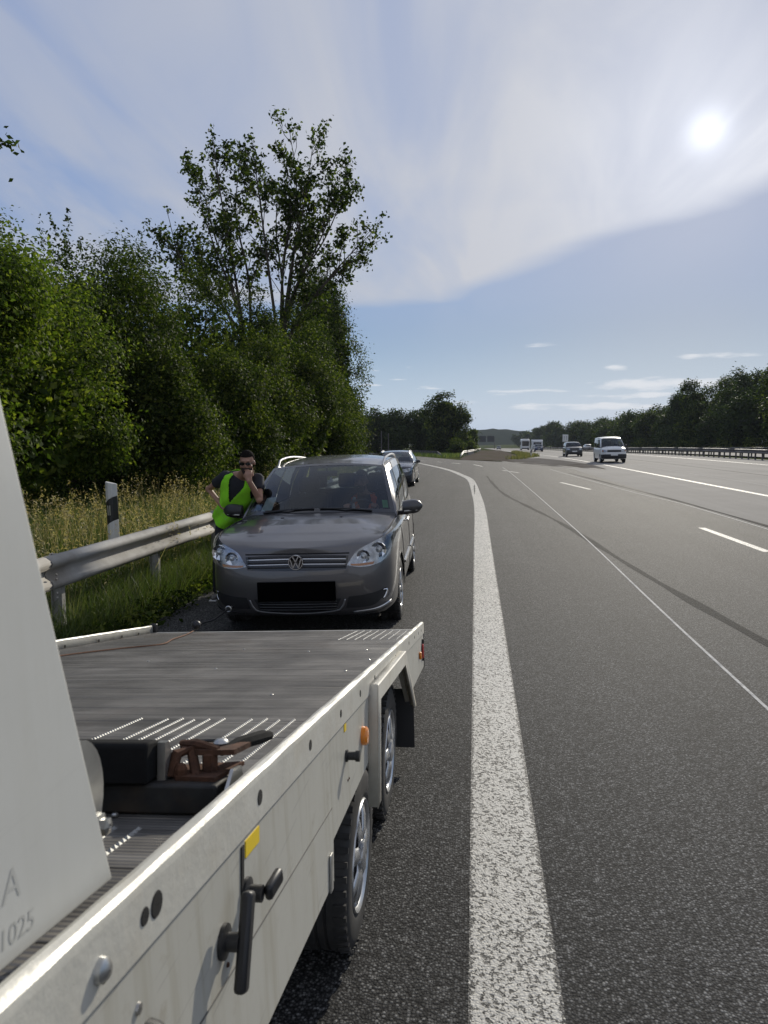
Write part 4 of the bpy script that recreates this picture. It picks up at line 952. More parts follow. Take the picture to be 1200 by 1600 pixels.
    put(MB().tube([(-.145, -4.06, D + .05), (-.14, -4.045, D + .085), (-.12, -4.03, D + .088), (-.108, -4.045, D + .06), (-.10, -4.06, D + .05)], [.009, .010, .011, .009, .007], 8), 'clamp_hook', M_rust, st, smooth=True)
    put(MB().tube([(-.15, -4.00, D + .092), (-.11, -4.03, D + .098), (-.07, -4.035, D + .090)], [.006, .009, .006], 8), 'clamp_lever', M_rust, st, smooth=True)
    put(MB().lathe([(.014, 0), (.014, .030), (.009, .034), (.001, .034)], (-.085, -4.035, D + .052), 'z', 6), 'clamp_block', M_rust, st); put(MB().lathe([(.010, 0), (.011, .012), (.007, .020), (.001, .022)], (-.125, -4.062, D + .052), 'z', 7), 'clamp_block', M_rust, st)
    put(MB().ball((-.078, -4.00, D + .094), (.014, .014, .008), 12, 6), 'clamp_bolt', M_steel, st, smooth=True)
    put(MB().tube([(-.155, -3.95, D + .085), (-.11, -3.93, D + .082), (-.090, -3.935, D + .078), (-.092, -3.96, D + .07)], .0032, 6), 'wire_handle', M_black, st, smooth=True)
    put(MB().tube([(-.07, -4.02, D + .082), (-.055, -3.97, D + .086), (-.04, -3.88, D + .078), (-.036, -3.84, D + .072)], [.007, .012, .013, .009], 8), 'rubber_grip', M_rubber, st, smooth=True)
    put(MB().prism([(3.99, D), (4.02, D + .060), (4.06, D + .064), (4.10, D + .03), (4.10, D)], (.034, .040), lambda a, b, h: (-h, -a, b)), 'stop_end_plate', M_steel, st)
    for pp in (.215, .24): put(MB().ball((-pp, -4.115, D + .004), (.006, .006, .004), 8, 5), 'rivet', M_steel, st)
    # scattered deck rivets
    for pp, qq in ((.12, 1.9), (.20, 1.45), (.5, 1.5), (.9, 1.35), (.16, 2.3), (.3, 2.9), (.75, 2.2), (1.2, 1.9)): put(MB().ball((-pp, -qq, D + .001), (.007, .007, .003), 8, 5), 'rivet', M_steel, deck)
    put(MB().tube([(-1.04, -5.6, -.2), (-1.04, -7.0, -.2)], .05, 8), 'drawbar', M_black)
    return MF, root
TMF, TROOT = trailer()
# ------------------------------------------------------------------ cars
def paint(name, col, metal=.55, rough=.30, coat=.9): return mat(name, col, rough, metal, var=.05, scale=2, coat=coat, dirt=tuple(c * .8 + .03 for c in col), dirt_amt=.3, dirt_scale=2)
M_glass = glass('windscreen_glass', (.66, .72, .75), .995); M_sglass = glass('side_glass', (.36, .40, .40), .92)
M_chrome = mat('chrome', (.78, .78, .80), .12, 1.0, var=.03)
M_chromem = mat('satin_trim', (.62, .62, .62), .3, .9, var=.05)
M_int = mat('car_interior', (.045, .045, .048), .75, var=.2, scale=12)
M_seat = mat('seat_cloth', (.040, .040, .044), .9, var=.25, scale=40)
M_lens = glass('lamp_cover', (.93, .95, .96), .96)
M_lampin = mat('lamp_housing', (.42, .42, .43), .22, .9, var=.45, scale=14)
M_refl = mat('lamp_reflector', (.85, .85, .86), .10, 1.0, var=.04)
M_white = mat('white_paint', (.74, .74, .72), .35, var=.04, coat=.5)
M_gloss = mat('gloss_black', (.010, .010, .011), .15, var=.1, coat=.6)
M_plate = mat('number_plate_black', (.002, .002, .002), .9, var=.05, spec=0.0)
PX = [0, .28, .515, .70, .838, .922, .968, .988, .996, 1, 1, 1, 1, .998, .987, .97, .936, .85, .61, .28, 0]
def lower_grid(P, nu=150, nr=34):
    L, hw = P['L'], P['half']; sc = P.get('nose', 1.0)
    py = [0, .004, .020, .055, .125, .235, .40, .62, .90, 1.25, 1.7, 2.2, 2.7, 3.2, L - .8, L - .5, L - .25, L - .10, L - .03, L - .005, L]
    py = [v * sc if i < 8 else v for i, v in enumerate(py)]
    frac_f = [0, .085, .24, .41, .585, .72, .83, .91, 1.0]; frac_s = [0, .06, .20, .37, .56, .73, .85, .925, 1.0]
    off_f = P.get('off_f', [.085, .028, .006, 0, .003, .014, .030, .046, .078]); ins_s = P.get('ins_s', [.060, .018, .004, 0, .002, .010, .022, .034, .058])
    ctrl = np.zeros((9, 21, 3))
    for k in range(21):
        ws = float(np.clip((k - 2) / 4.5, 0, 1)); ws = ws * ws * (3 - 2 * ws); wr = float(np.clip((k - 15.5) / 3, 0, 1))
        zb = P['zb'] + (.0 if k < 15 else .05 * wr)
        for j in range(9):
            fr = frac_f[j] * (1 - ws) + frac_s[j] * ws; of = off_f[j] * (1 - ws); ins = ins_s[j] * ws * (1 - wr)
            rr_ = off_f[j] * .7 * wr
            ctrl[j, k] = (max(PX[k] * hw - ins - (of * .35 if k > 2 else 0), 0), py[k] + of - rr_, zb + fr * (P['zsh'][k] - zb))
    A = np.stack([spline(ctrl[j], nu) for j in range(9)])
    G = np.stack([spline(A[:, i], nr) for i in range(nu)], 1)
    return G
def split_parts(G, arches, Ra, cut):
    """Right half grid -> dict part -> list of quads for side +1/-1, wheel arches opened."""
    nr, nu, _ = G.shape; Gc = G.copy()
    ins = np.zeros((nr, nu), bool)
    for (ay, az) in arches:
        d = np.hypot(G[..., 1] - ay, G[..., 2] - az); m = (d < Ra) & (G[..., 0] > .5); ins |= m
    parts = {}
    for i in range(nr - 1):
        for j in range(nu - 1):
            idx = [(i, j), (i, j + 1), (i + 1, j + 1), (i + 1, j)]
            if all(ins[a] for a in idx): continue
            cy = G[i:i + 2, j:j + 2, 1].mean(); parts.setdefault(cut(cy), []).append(idx)
    for i in range(nr):
        for j in range(nu):
            if ins[i, j]:
                for (ay, az) in arches:
                    v = Gc[i, j, 1:] - np.array([ay, az]); d = np.hypot(*v)
                    if d < Ra: Gc[i, j, 1:] = np.array([ay, az]) + v / max(d, 1e-6) * Ra
    return Gc, parts
def build_car(root, P, detail=2):
    hw, L = P['half'], P['L']; pm = P['paint']; ar = P['arch']; Rw = P['Rw']; arches = [(ar[0], Rw), (ar[1], Rw)]
    G = lower_grid(P, 150 if detail else 60, 34 if detail else 16)
    ds = P['doors']
    cut = lambda y: 'front_bumper' if y < ds[0] else 'fender' if y < ds[1] else 'front_door' if y < ds[2] else 'rear_door' if y < ds[3] else 'quarter_panel' if y < L - .35 else 'rear_bumper'
    Gc, parts = split_parts(G, arches, Rw + .045, cut)
    allmb = MB(); made = {}
    for nm, quads in parts.items():
        for sides in (((1, -1),) if 'bumper' in nm else ((1,), (-1,))):
            mb = MB()
            for s in sides:
                for q in quads: mb.add([(Gc[a][0] * s, Gc[a][1], Gc[a][2]) for a in q], [(0, 1, 2, 3)])
            allmb.add(mb.v, mb.f); o = mb.build(nm, pm, root, smooth=True, angle=60); made[(nm, sides[0])] = o
    nu = G.shape[1]; sh = G[-1]                       # shoulder line
    ce = P['cowl_y']; kk = [j for j in range(nu) if sh[j, 1] <= ce and j < nu * .55]
    rows = []
    for j in kk:
        x, y, z = sh[j]; b = np.clip((y - .35) / (ce - .35), 0, 1); row = []
        for a in np.linspace(-1, 1, 25):
            yy = y - P['bow'] * b * (1 - a * a); zc = itp(y, *P['hoodz']); row.append((x * a, yy, z + (zc - z) * (1 - abs(a) ** 3.4) + (.004 if abs(a) < .82 and detail else 0)))
        rows.append(row)
    hood = MB().grid(rows); allmb.add(hood.v, hood.f); ho = hood.build('hood', pm, root, smooth=True, angle=60)
    hrear = rows[-1]
    wb, wt = P['ws_b'], P['ws_t']     # (half, y, z, bow, crown)
    def ws(a, b, off=0.0):
        lo = Vector((a * wb[0], wb[1] - wb[3] * (1 - a * a), wb[2] + wb[4] * (1 - a * a))); hi = Vector((a * wt[0], wt[1] - wt[3] * (1 - a * a), wt[2] + wt[4] * (1 - a * a)))
        p = lo.lerp(hi, b); return p + Vector((0, -.55, .83)) * (.035 * math.sin(math.pi * b) + off)
    AA = np.linspace(-1, 1, 23)
    MB().grid([[ws(a, b) for a in np.linspace(-.955, .955, 21)] for b in np.linspace(.055, .955, 10)]).build('windscreen', M_glass, root, smooth=True)
    mb = MB(); mb.grid([[ws(a, b, .001) for a in AA] for b in (0, .06)]); mb.grid([[ws(a, b, .001) for a in AA] for b in (.945, 1)])
    for s in (-1, 1): mb.grid([[ws(a * s, b, .001) for a in (.945, .972, 1)] for b in np.linspace(0, 1, 10)])
    mb.build('windscreen_frame', M_gloss, root, smooth=True)
    MB().grid([[Vector(hrear[int(round((a + 1) / 2 * 24))]).lerp(ws((a if abs(a) < 1 else a), 0), t) + Vector((0, 0, -.012 * math.sin(math.pi * t))) for a in np.linspace(-1, 1, 25)] for t in (0, .25, .6, 1)]).build('cowl', M_black, root, smooth=True)
    # greenhouse side: lower curve on the shoulder, upper curve along the roof edge
    RE = spline(P['roof_edge'], 40); lowy = np.linspace(ce, P['green_y1'], 40); shs = sh[:int(nu * .9)]
    low = np.stack([np.interp(lowy, shs[:, 1], shs[:, 0]), lowy, np.interp(lowy, shs[:, 1], shs[:, 2])], 1)
    def sidep(t, s):
        f = t * 39; i = int(min(f, 38)); f -= i; a = low[i] * (1 - f) + low[i + 1] * f; b = RE[i] * (1 - f) + RE[i + 1] * f; p = a * (1 - s) + b * s; p[0] += .03 * math.sin(math.pi * s); return p
    gl = P['side_glass']; tb = sorted(set([0, 1] + [v for g in gl for v in g])); s0, s1 = P.get('glass_s', (.05, .86))
    for sg in (1, -1):
        mb = MB(); tr = MB()
        pt = lambda t, s, o=0.0: (sg * (sidep(t, s)[0] + o), sidep(t, s)[1], sidep(t, s)[2])
        for a, b in zip(tb[:-1], tb[1:]):
            n = max(2, int((b - a) * 40) + 1); T_ = np.linspace(a, b, n); isg = any(abs(a - g[0]) < 1e-6 for g in gl)
            if isg:
                MB().grid([[pt(t, s, -.003) for s in np.linspace(s0, s1, 6)] for t in T_]).build('side_window', M_sglass, root, smooth=True)
                tr.grid([[pt(t, s, .001) for s in (0, s0)] for t in T_]); mb.grid([[pt(t, s) for s in np.linspace(s1, 1, 3)] for t in T_])
            else: (mb if (a == 0 or b == 1) else tr).grid([[pt(t, s, 0 if (a == 0 or b == 1) else .001) for s in np.linspace(0, s1 if not (a == 0 or b == 1) else 1, 7)] for t in T_]); (mb.grid([[pt(t, s) for s in (s1, 1)] for t in T_]) if not (a == 0 or b == 1) else None)
        # A-pillar between screen edge and side surface
        mb.grid([[tuple(Vector(ws(sg, b)).lerp(Vector(pt(0, b)), t)) for t in (0, .3, .7, 1)] for b in np.linspace(0, 1, 9)])
        mb.build('pillar_frame', pm, root, smooth=True, angle=50); tr.build('window_trim', M_gloss, root, smooth=True)
    # roof
    rows = []
    for i, t in enumerate(np.linspace(0, 1, 40)):
        e = RE[i]; bow = itp(t, [0, .3, 1], [wt[3], .0, -.06]); cr = itp(t, [0, .4, 1], [wt[4], P['crown'], P['crown'] * .8])
        rows.append([(a * e[0], e[1] - bow * (1 - a * a), e[2] + cr * (1 - abs(a) ** 2.6)) for a in AA])
    MB().grid(rows).build('roof', P.get('roof_paint', pm), root, smooth=True, angle=60)
    # tailgate with glass
    top = rows[-1]; bx = float(low[-1][0]); by = float(low[-1][1]); bz = float(low[-1][2])
    tg = lambda i, s: Vector(top[i]).lerp(Vector((AA[i] * bx, by + .10 * (1 - AA[i] ** 2), bz)), s) + Vector((0, .05 * math.sin(math.pi * s), 0))
    mb = MB(); ni = len(AA)
    mb.grid([[tg(i, s) for i in range(ni)] for s in (0, .08, .15)]); mb.grid([[tg(i, s) for i in range(ni)] for s in (.85, 1)])
    for r_ in ((0, 1, 2), (ni - 3, ni - 2, ni - 1)): mb.grid([[tg(i, s) for i in r_] for s in np.linspace(.15, .85, 5)])
    mb.grid([[tg(i, 1) for i in range(ni)], [(AA[i] * bx * .98, by + .12 * (1 - AA[i] ** 2) - .01, bz - .06) for i in range(ni)]])
    mb.build('tailgate', pm, root, smooth=True); MB().grid([[tg(i, s) for i in range(2, ni - 2)] for s in np.linspace(.15, .85, 5)]).build('rear_window', M_sglass, root, smooth=True)
    # underside and inner lining
    mb = MB().box((0, L / 2, P['zb'] + .10), (hw * 1.6, L * .93, .03)); mb.box((0, .95 * ce, .62), (hw * 1.55, .03, .5))
    for s in (-1, 1): mb.box((s * hw * .86, L * .55, .62), (.02, L * .62, .56))
    mb.build('underbody', M_int, root)
    for y in ar:
        for s in (-1, 1):
            MB().lathe([(Rw + .043, s * (hw - .06)), (Rw + .05, s * (hw - .28)), (.05, s * (hw - .30))], (0, y, Rw), 'x', 24, -.5, math.pi + .5).build('wheel_arch_liner', M_hole, root)
            wheel(root, 'wheel', (s * (hw - .115), y, Rw), Rw, P.get('tw', .205), s, 'alloy' if P.get('alloy') else 'hubcap', spin=.4)
    bv = BVHTree.FromPolygons([Vector(v) for v in allmb.v], allmb.f)
    def onf(x, z, off=0.0):
        h = bv.ray_cast(Vector((x, -1.5, z)), Vector((0, 1, 0)))
        if h[0] is None:
            h = bv.find_nearest(Vector((x, .2, z)))
        n = h[1] if h[1].y < 0 else -h[1]; return h[0] + n * off
    def ons(y, z, s, off=0.0):
        h = bv.ray_cast(Vector((s * 2.0, y, z)), Vector((-s, 0, 0)))
        if h[0] is None: return Vector((s * hw, y, z))
        n = h[1] if h[1].x * s > 0 else -h[1]; return h[0] + n * off
    def ribbon(top_, bot, nm, m, off, nx=16, nz=6, parent=None, thick=0.0, mirror=1):
        tp, bt = spline(top_, nx), spline(bot, nx)
        o = MB().grid([[onf(mirror * (t[0] * (1 - v) + b[0] * v), t[1] * (1 - v) + b[1] * v, off) for t, b in zip(tp, bt)] for v in np.linspace(0, 1, nz)]).build(nm, m, parent or root, smooth=True)
        if thick: sd = o.modifiers.new('thick', 'SOLIDIFY'); sd.thickness = thick; sd.offset = -1
        return o
    return dict(onf=onf, ons=ons, ribbon=ribbon, made=made, ws=ws, RE=RE, hood=ho, G=G, sidep=sidep)
def mirror_pod(root, s, x0, y, z, m, w=.22, h=.15):
    mb = MB(); rows = []
    for i, t in enumerate(np.linspace(0, 1, 9)):
        xx = x0 + .03 + t * w; sc_ = math.sqrt(max(0, 1 - (max(0, t - .45) / .56) ** 2.4)) * (.86 + .14 * min(1, t * 2.5)) ; row = []
        for a in np.linspace(0, 2 * math.pi, 17):
            ca, sa = math.cos(a), math.sin(a); row.append((s * xx, y + .06 * ca * sc_ * (1.15 if ca < 0 else .8), z + (h / 2) * (abs(sa) ** .8) * math.copysign(1, sa) * sc_ + .012 * t))
        rows.append(row)
    mb.grid(rows); mb.add(rows[0][:-1], [tuple(range(16))])
    o = mb.build('wing_mirror', m, root, smooth=True, angle=70)
    MB().bar((s * (x0 - .05), y + .03, z - h * .38), (s * (x0 + .10), y + .01, z - h * .36), .07, .045, (0, 0, 1)).build('mirror_arm', M_black, o, bevel=.01)
    MB().bar((s * (x0 + .05), y - .062, z - h * .22), (s * (x0 + w * .88), y - .050, z - h * .16), .012, .012).build('mirror_indicator', M_chromem, o)
    return o
def seat(root, x, y, hr=True):
    s = MB().box((x, y + .28, .55), (.50, .52, .16)).build('seat', M_seat, root, bevel=.05, seg=3)
    MB().box((x, y + .58, .88), (.48, .14, .62), Matrix.Rotation(R(-14), 3, 'X')).build('seat_back', M_seat, s, bevel=.05, seg=3)
    if hr: MB().box((x, y + .68, 1.29), (.26, .09, .19), Matrix.Rotation(R(-12), 3, 'X')).build('headrest', M_seat, s, bevel=.035, seg=3); MB().tube([(x - .06, y + .66, 1.15), (x - .06, y + .67, 1.25)], .006, 6).build('headrest_post', M_chrome, s)
    return s
def headlamp(K, s, top, bot, reflectors, amber, parent):
    h = K['ribbon'](top, bot, 'headlamp', M_lampin, .004, mirror=s)
    for (x, z, r_) in reflectors:
        c = K['onf'](s * x, z, .010); n_ = 12
        MB().lathe([(r_ * 1.10, .006), (r_ * 1.06, -.010), (r_ * .78, -.004), (r_ * .40, .006)], c, 'y', n_).build('reflector', M_refl, h)
        MB().lathe([(r_ * .40, .004), (r_ * .34, -.010), (.001, -.014)], c, 'y', n_).build('bulb', M_chromem, h, smooth=True)
    if amber: K['ribbon'](amber[0], amber[1], 'indicator', M_amber, .010, 8, 3, h, mirror=s)
    K['ribbon'](top, bot, 'lamp_glass', M_lens, .028, mirror=s, parent=h)
    return h

# ---- the grey people carrier
def touran():
    pm = paint('grey_brown_metallic', (.118, .113, .114), .62, .36)
    root = empty('parked_minivan', (-1.565, 6.22, ground(-1.565, 7)), 'grey people carrier with blacked out number plate parked facing the trailer', 'car', rot=(0, -.033, .036))
    P = dict(half=.897, L=4.40, zb=.235, paint=pm, arch=(.90, 3.58), Rw=.318, doors=(.52, 1.24, 2.36, 3.36), cowl_y=1.22, bow=.19,
             zsh=[.808, .812, .828, .860, .905, .948, .972, .985, .996, 1.006, 1.016, 1.022, 1.03, 1.045, 1.055, 1.06, 1.06, 1.05, 1.04, 1.03, 1.03],
             hoodz=([0, .08, .2, .4, .65, .9, 1.22], [.808, .856, .902, .958, 1.010, 1.048, 1.080]),
             ws_b=(.812, 1.285, 1.045, .25, .046), ws_t=(.655, 2.02, 1.526, .12, .046), crown=.068,
             roof_edge=[(.660, 2.03, 1.522), (.690, 2.4, 1.565), (.700, 2.9, 1.582), (.692, 3.4, 1.572), (.675, 3.9, 1.54), (.652, 4.2, 1.475)], green_y1=4.25,
             side_glass=[(.045, .16), (.19, .44), (.485, .72), (.76, .93)], glass_s=(.05, .86))
    K = build_car(root, P); on, rib = K['onf'], K['ribbon']
    # grille band, chrome slats
    g = rib([(-.475, .785), (-.25, .795), (0, .798), (.25, .795), (.475, .785)], [(-.455, .672), (-.25, .664), (0, .662), (.25, .664), (.455, .672)], 'grille', M_gloss, .004, 30, 6)
    for z in (.752, .708):
        rib([(-.455, z + .008), (-.2, z + .012), (0, z + .013), (.2, z + .012), (.455, z + .008)], [(-.455, z - .002), (-.2, z + .002), (0, z + .003), (.2, z + .002), (.455, z - .002)], 'chrome_slat', M_chromem, .013, 30, 3, g, .008)
    for z in (.775, .730, .688): rib([(-.45, z + .009), (0, z + .012), (.45, z + .009)], [(-.45, z - .006), (0, z - .003), (.45, z - .006)], 'grille_slat', M_black, .008, 24, 2, g, .004)
    # round emblem: ring with stacked V and W
    c = on(0, .733, .022); e = MB().lathe([(.001, 0), (.060, 0), (.068, -.006)], c, 'y', 40).build('emblem', M_gloss, g, smooth=True)
    MB().lathe([(.058, -.006), (.060, -.014), (.067, -.014), (.070, -.004), (.070, .006)], c, 'y', 44).build('emblem_ring', M_chrome, e, smooth=True)
    zz = lambda pts, nm: [MB().bar(c + Vector((a[0], -.009, a[1])), c + Vector((b[0], -.009, b[1])), .0105, .008, (0, 1, 0)).build(nm, M_chrome, e) for a, b in zip(pts[:-1], pts[1:])]
    zz([(-.026, .052), (0, .006), (.026, .052)], 'emblem_letter_stroke')
    zz([(-.049, .030), (-.026, -.050), (0, .000), (.026, -.050), (.049, .030)], 'emblem_letter_stroke')
    # headlamps
    top = [(.468, .715), (.545, .815), (.66, .878), (.77, .928), (.862, .968)]; bot = [(.462, .700), (.57, .684), (.68, .690), (.79, .735), (.872, .865)]
    for s in (1, -1):
        headlamp(K, s, top, bot, [(.605, .772, .056), (.735, .822, .066)], ([(.49, .712), (.58, .712), (.70, .722)], [(.50, .698), (.58, .692), (.69, .700)]), root)
    # plate and lower bumper
    mb = MB().grid([[on(x, z, .016) for x in np.linspace(-.335, .47, 21)[[0, 10, 20]] * 0 + np.array([-.265, 0, .265])] for z in (.405, .515)])
    MB().box((0, on(0, .47, .014).y, .478), (.715, .014, .178)).build('number_plate', M_plate, root, bevel=.004)
    lg = rib([(-.40, .405), (-.2, .412), (0, .414), (.2, .412), (.40, .405)], [(-.345, .300), (-.2, .285), (0, .282), (.2, .285), (.345, .300)], 'lower_grille', M_black, .004, 30, 6)
    for z in (.385, .36, .335, .31): rib([(-.36, z + .006), (0, z + .002), (.36, z + .006)], [(-.36, z - .004), (0, z - .008), (.36, z - .004)], 'lower_slat', M_gloss, .010, 24, 2, lg, .006)
    rib([(-.43, .40), (-.40, .335), (-.33, .297), (0, .276), (.33, .297), (.40, .335), (.43, .40)], [(-.445, .40), (-.415, .328), (-.335, .287), (0, .266), (.335, .287), (.415, .328), (.445, .40)], 'chrome_trim', mat('dull_trim', (.30, .30, .30), .4, .7), .008, 40, 2, lg, .006)
    for s in (1, -1):
        f = rib([(.47, .42), (.60, .43), (.72, .45), (.80, .475)], [(.44, .315), (.60, .315), (.70, .335), (.775, .40)], 'fog_lamp_recess', M_black, .004, 14, 5, mirror=s)
        rib([(.775, .462), (.805, .455), (.800, .41), (.775, .365)], [(.765, .450), (.790, .445), (.785, .412), (.762, .375)], 'chrome_hook', M_chrome, .009, 10, 2, f, .005, mirror=s)
        rib([(.50, .275), (.70, .295), (.83, .34)], [(.50, .255), (.70, .272), (.835, .315)], 'splitter', M_chromem if s > 0 else M_black, .006, 12, 2, mirror=s, thick=.006)
        mirror_pod(root, s, .855, 1.44, 1.085, M_black if s < 0 else mat('mirror_grey', (.065, .063, .064), .35, .4, var=.1, coat=.6), .215, .155)
        # roof rail
        RE = K['RE']; pts = [Vector((s * (RE[i][0] - .045), RE[i][1], RE[i][2] + (.058 if 0 < k < 10 else .012))) for k, i in enumerate(np.linspace(2, 36, 11).astype(int))]
        rl = MB().tube([pts[0] - Vector((0, .05, .015))] + pts + [pts[-1] + Vector((0, .05, -.02))], .0125, 8).build('roof_rail', mat('rail_silver', (.40, .40, .41), .35, .8, var=.05), root, smooth=True)
        # door handles, seams, side moulding
        for y, nm in ((2.10, ('front_door', s)), (3.12, ('rear_door', s))):
            d = K['made'][nm]; p, q = K['ons'](y - .09, .885, s, .022), K['ons'](y + .09, .895, s, .022); MB().tube([p + Vector((-.02 * s, 0, 0)), p, q, q + Vector((-.02 * s, 0, 0))], .011, 8).build('door_handle', M_chromem, d, smooth=True)
        for y, nm in ((1.25, ('front_door', s)), (2.36, ('rear_door', s)), (3.36, ('quarter_panel', s))):
            MB().tube([K['ons'](y, z, s, .0005) for z in np.linspace(.29, .99, 16)], .0035, 4).build('door_seam', M_hole, K['made'][nm])
        for y0, y1, nm in ((1.30, 2.32, 'front_door'), (2.40, 3.18, 'rear_door')):
            MB().tube([K['ons'](y, .52, s, .004) for y in np.linspace(y0, y1, 8)], .016, 6).build('door_moulding', pm, K['made'][(nm, s)], smooth=True)
    # bonnet edges
    for s in (1, -1):
        G = K['G'][-1]; pts = [Vector((s * (p[0] - .012), p[1], p[2] + .010)) for p in G if .28 < p[1] < 1.20]
        MB().tube(pts, .005, 4).build('hood_seam', M_hole, K['hood'])
    pts = [on(x, .806 + .0 * x, .002) for x in np.linspace(-.48, .48, 20)]; MB().tube(pts, .006, 4).build('hood_seam', M_hole, K['hood'])
    # washer jets and wiper arms
    for s, xs in ((1, .12), (-1, -.12)):
        MB().box((s * .30, .86, itp(.9, [0, .08, .2, .4, .65, .9, 1.22], [.805, .853, .898, .952, 1.005, 1.045, 1.080]) + .010), (.03, .03, .012)).build('washer_jet', M_black, K['hood'])
    for a0, a1 in ((-.72, -.02), (.72, .06)):
        MB().tube([K['ws'](a0, .015, .012), K['ws']((a0 + a1) / 2, .035, .018), K['ws'](a1, .05, .012)], .009, 6).build('wiper', M_black, root, smooth=True)
    # cabin
    d = MB().prism([(1.12, 1.02), (1.30, 1.045), (1.62, 1.00), (1.80, .93), (1.84, .80), (1.70, .62), (1.12, .60)], (-.77, .77), lambda a, b, h: (h, a, b)).build('dashboard', M_int, root, bevel=.03, seg=3)
    MB().prism([(1.55, 1.0), (1.62, 1.055), (1.74, 1.04), (1.82, .93)], (.20, .56), lambda a, b, h: (h, a, b)).build('instrument_hood', M_int, d, bevel=.02)
    rw = Matrix.Rotation(R(-28), 4, 'X'); Cw = Vector((.375, 1.86, .975))
    mb = MB(); n = 28; mb.tube([Cw + rw @ Vector((.188 * math.cos(a), 0, .188 * math.sin(a))) for a in np.linspace(0, 2 * math.pi, n)], .0155, 8, cap=False)
    stw = mb.build('steering_wheel', M_black, root, smooth=True)
    m2 = MB().ball(Cw, (.075, .03, .065), 12, 8); m2.bar(Cw + rw @ Vector((-.18, 0, .01)), Cw + rw @ Vector((.18, 0, .01)), .05, .03); m2.bar(Cw, Cw + rw @ Vector((0, 0, -.18)), .04, .03, (1, 0, 0)); m2.build('steering_hub', M_int, stw, smooth=True)
    for x in (.37, -.37): seat(root, x, 1.98)
    for x in (.42, 0, -.42): seat(root, x, 2.85)
    MB().box((0, 1.90, 1.455), (.23, .03, .065)).build('interior_mirror', M_gloss, root, bevel=.012); MB().tube([(0, 1.90, 1.48), (0, 1.84, 1.53)], .010, 6).build('mirror_stem', M_black, root)
    MB().prism([(-.020, 0), (.022, .0), (.016, .03), (.010, .055), (-.012, .055), (-.014, .03)], (1.86, 1.863), lambda a, b, h: (.045 + a, h, 1.355 + b)).build('hanging_tag', M_white, root)
    MB().tube([(.045, 1.861, 1.41), (.03, 1.88, 1.44)], .002, 4).build('tag_string', M_black, root)
    ws = K['ws']
    pq = lambda a0, a1, b0, b1, nm, m: MB().grid([[ws(a, b, -.006) for a in np.linspace(a0, a1, 4)] for b in np.linspace(b0, b1, 4)]).build(nm, m, root)
    pq(-.78, -.62, .07, .30, 'windscreen_paper', mat('pale_paper', (.55, .62, .55), .7, var=.12, scale=20)); pq(-.90, -.80, .09, .19, 'windscreen_badge', mat('blue_badge', (.10, .20, .30), .5, var=.5, scale=60))
    pq(.86, .93, .09, .22, 'windscreen_badge', mat('green_badge', (.10, .32, .12), .5, var=.2, scale=40))
    # towing eye
    p = on(-.63, .33, .0); MB().tube([p, p + Vector((0, -.07, 0))], .009, 8).build('tow_eye_shaft', M_steel, root); te = p + Vector((0, -.10, 0))
    MB().tube([te + Vector((.024 * math.cos(a), 0, .024 * math.sin(a))) for a in np.linspace(0, 6.283, 18)], .008, 6, cap=False).build('tow_eye', M_steel, root, smooth=True)
    return root, te
TOURAN, TE = touran()
bpy.context.view_layer.update()

def audi():
    pm = paint('dark_blue_metallic', (.020, .024, .036), .4, .25)
    root = empty('dark_car', (-3.30, 28.3, ground(-3.3, 29)), 'dark blue estate car with pale roof edges standing behind the grey people carrier', 'car', rot=(0, -.03, .02))
    P = dict(half=.91, L=4.70, zb=.20, paint=pm, arch=(.93, 3.75), Rw=.335, doors=(.5, 1.32, 2.4, 3.4), cowl_y=1.38, bow=.22, alloy=True,
             zsh=[.74, .742, .75, .765, .79, .82, .85, .885, .92, .95, .965, .975, .985, 1.0, 1.01, 1.02, 1.02, 1.01, 1.0, 1.0, 1.0],
             hoodz=([0, .08, .2, .4, .65, .9, 1.38], [.74, .80, .845, .89, .93, .96, 1.01]), ws_b=(.77, 1.46, .985, .28, .03), ws_t=(.60, 2.22, 1.375, .12, .04), crown=.05,
             roof_edge=[(.61, 2.23, 1.372), (.63, 2.6, 1.40), (.635, 3.1, 1.41), (.63, 3.6, 1.39), (.61, 4.1, 1.35), (.59, 4.45, 1.28)], green_y1=4.5, side_glass=[(.12, .42), (.46, .70), (.74, .90)])
    K = build_car(root, P); rib, on = K['ribbon'], K['onf']
    g = rib([(-.30, .72), (0, .725), (.30, .72)], [(-.25, .40), (0, .38), (.25, .40)], 'grille', M_gloss, .006, 20, 8)
    for z in (.46, .52, .58, .64, .69): rib([(-.27, z + .012), (0, z + .012), (.27, z + .012)], [(-.27, z), (0, z), (.27, z)], 'grille_slat', M_chromem, .012, 14, 2, g)
    for s in (1, -1):
        headlamp(K, s, [(.40, .70), (.55, .735), (.70, .76), (.84, .79)], [(.40, .63), (.55, .615), (.70, .63), (.84, .70)], [(.53, .675, .035), (.68, .69, .04)], None, root)
        rib([(.42, .44), (.6, .45), (.78, .46)], [(.42, .33), (.6, .33), (.74, .36)], 'air_intake', M_black, .005, 10, 4, mirror=s)
        mirror_pod(root, s, .88, 1.62, .99, M_gloss, .20, .13)
        RE = K['RE']; MB().tube([Vector((s * (RE[i][0] - .03), RE[i][1], RE[i][2] + .035)) for i in range(2, 38, 3)], .014, 6).build('roof_rail', M_chromem, root, smooth=True)
    MB().box((0, on(0, .47, .02).y, .47), (.50, .012, .11)).build('number_plate', M_white, root)
    MB().box((0, 1.62, .92), (1.3, .4, .12)).build('dashboard', M_int, root, bevel=.04)
    for x in (.37, -.37): seat(root, x, 2.05)
audi()
VEH = dict()
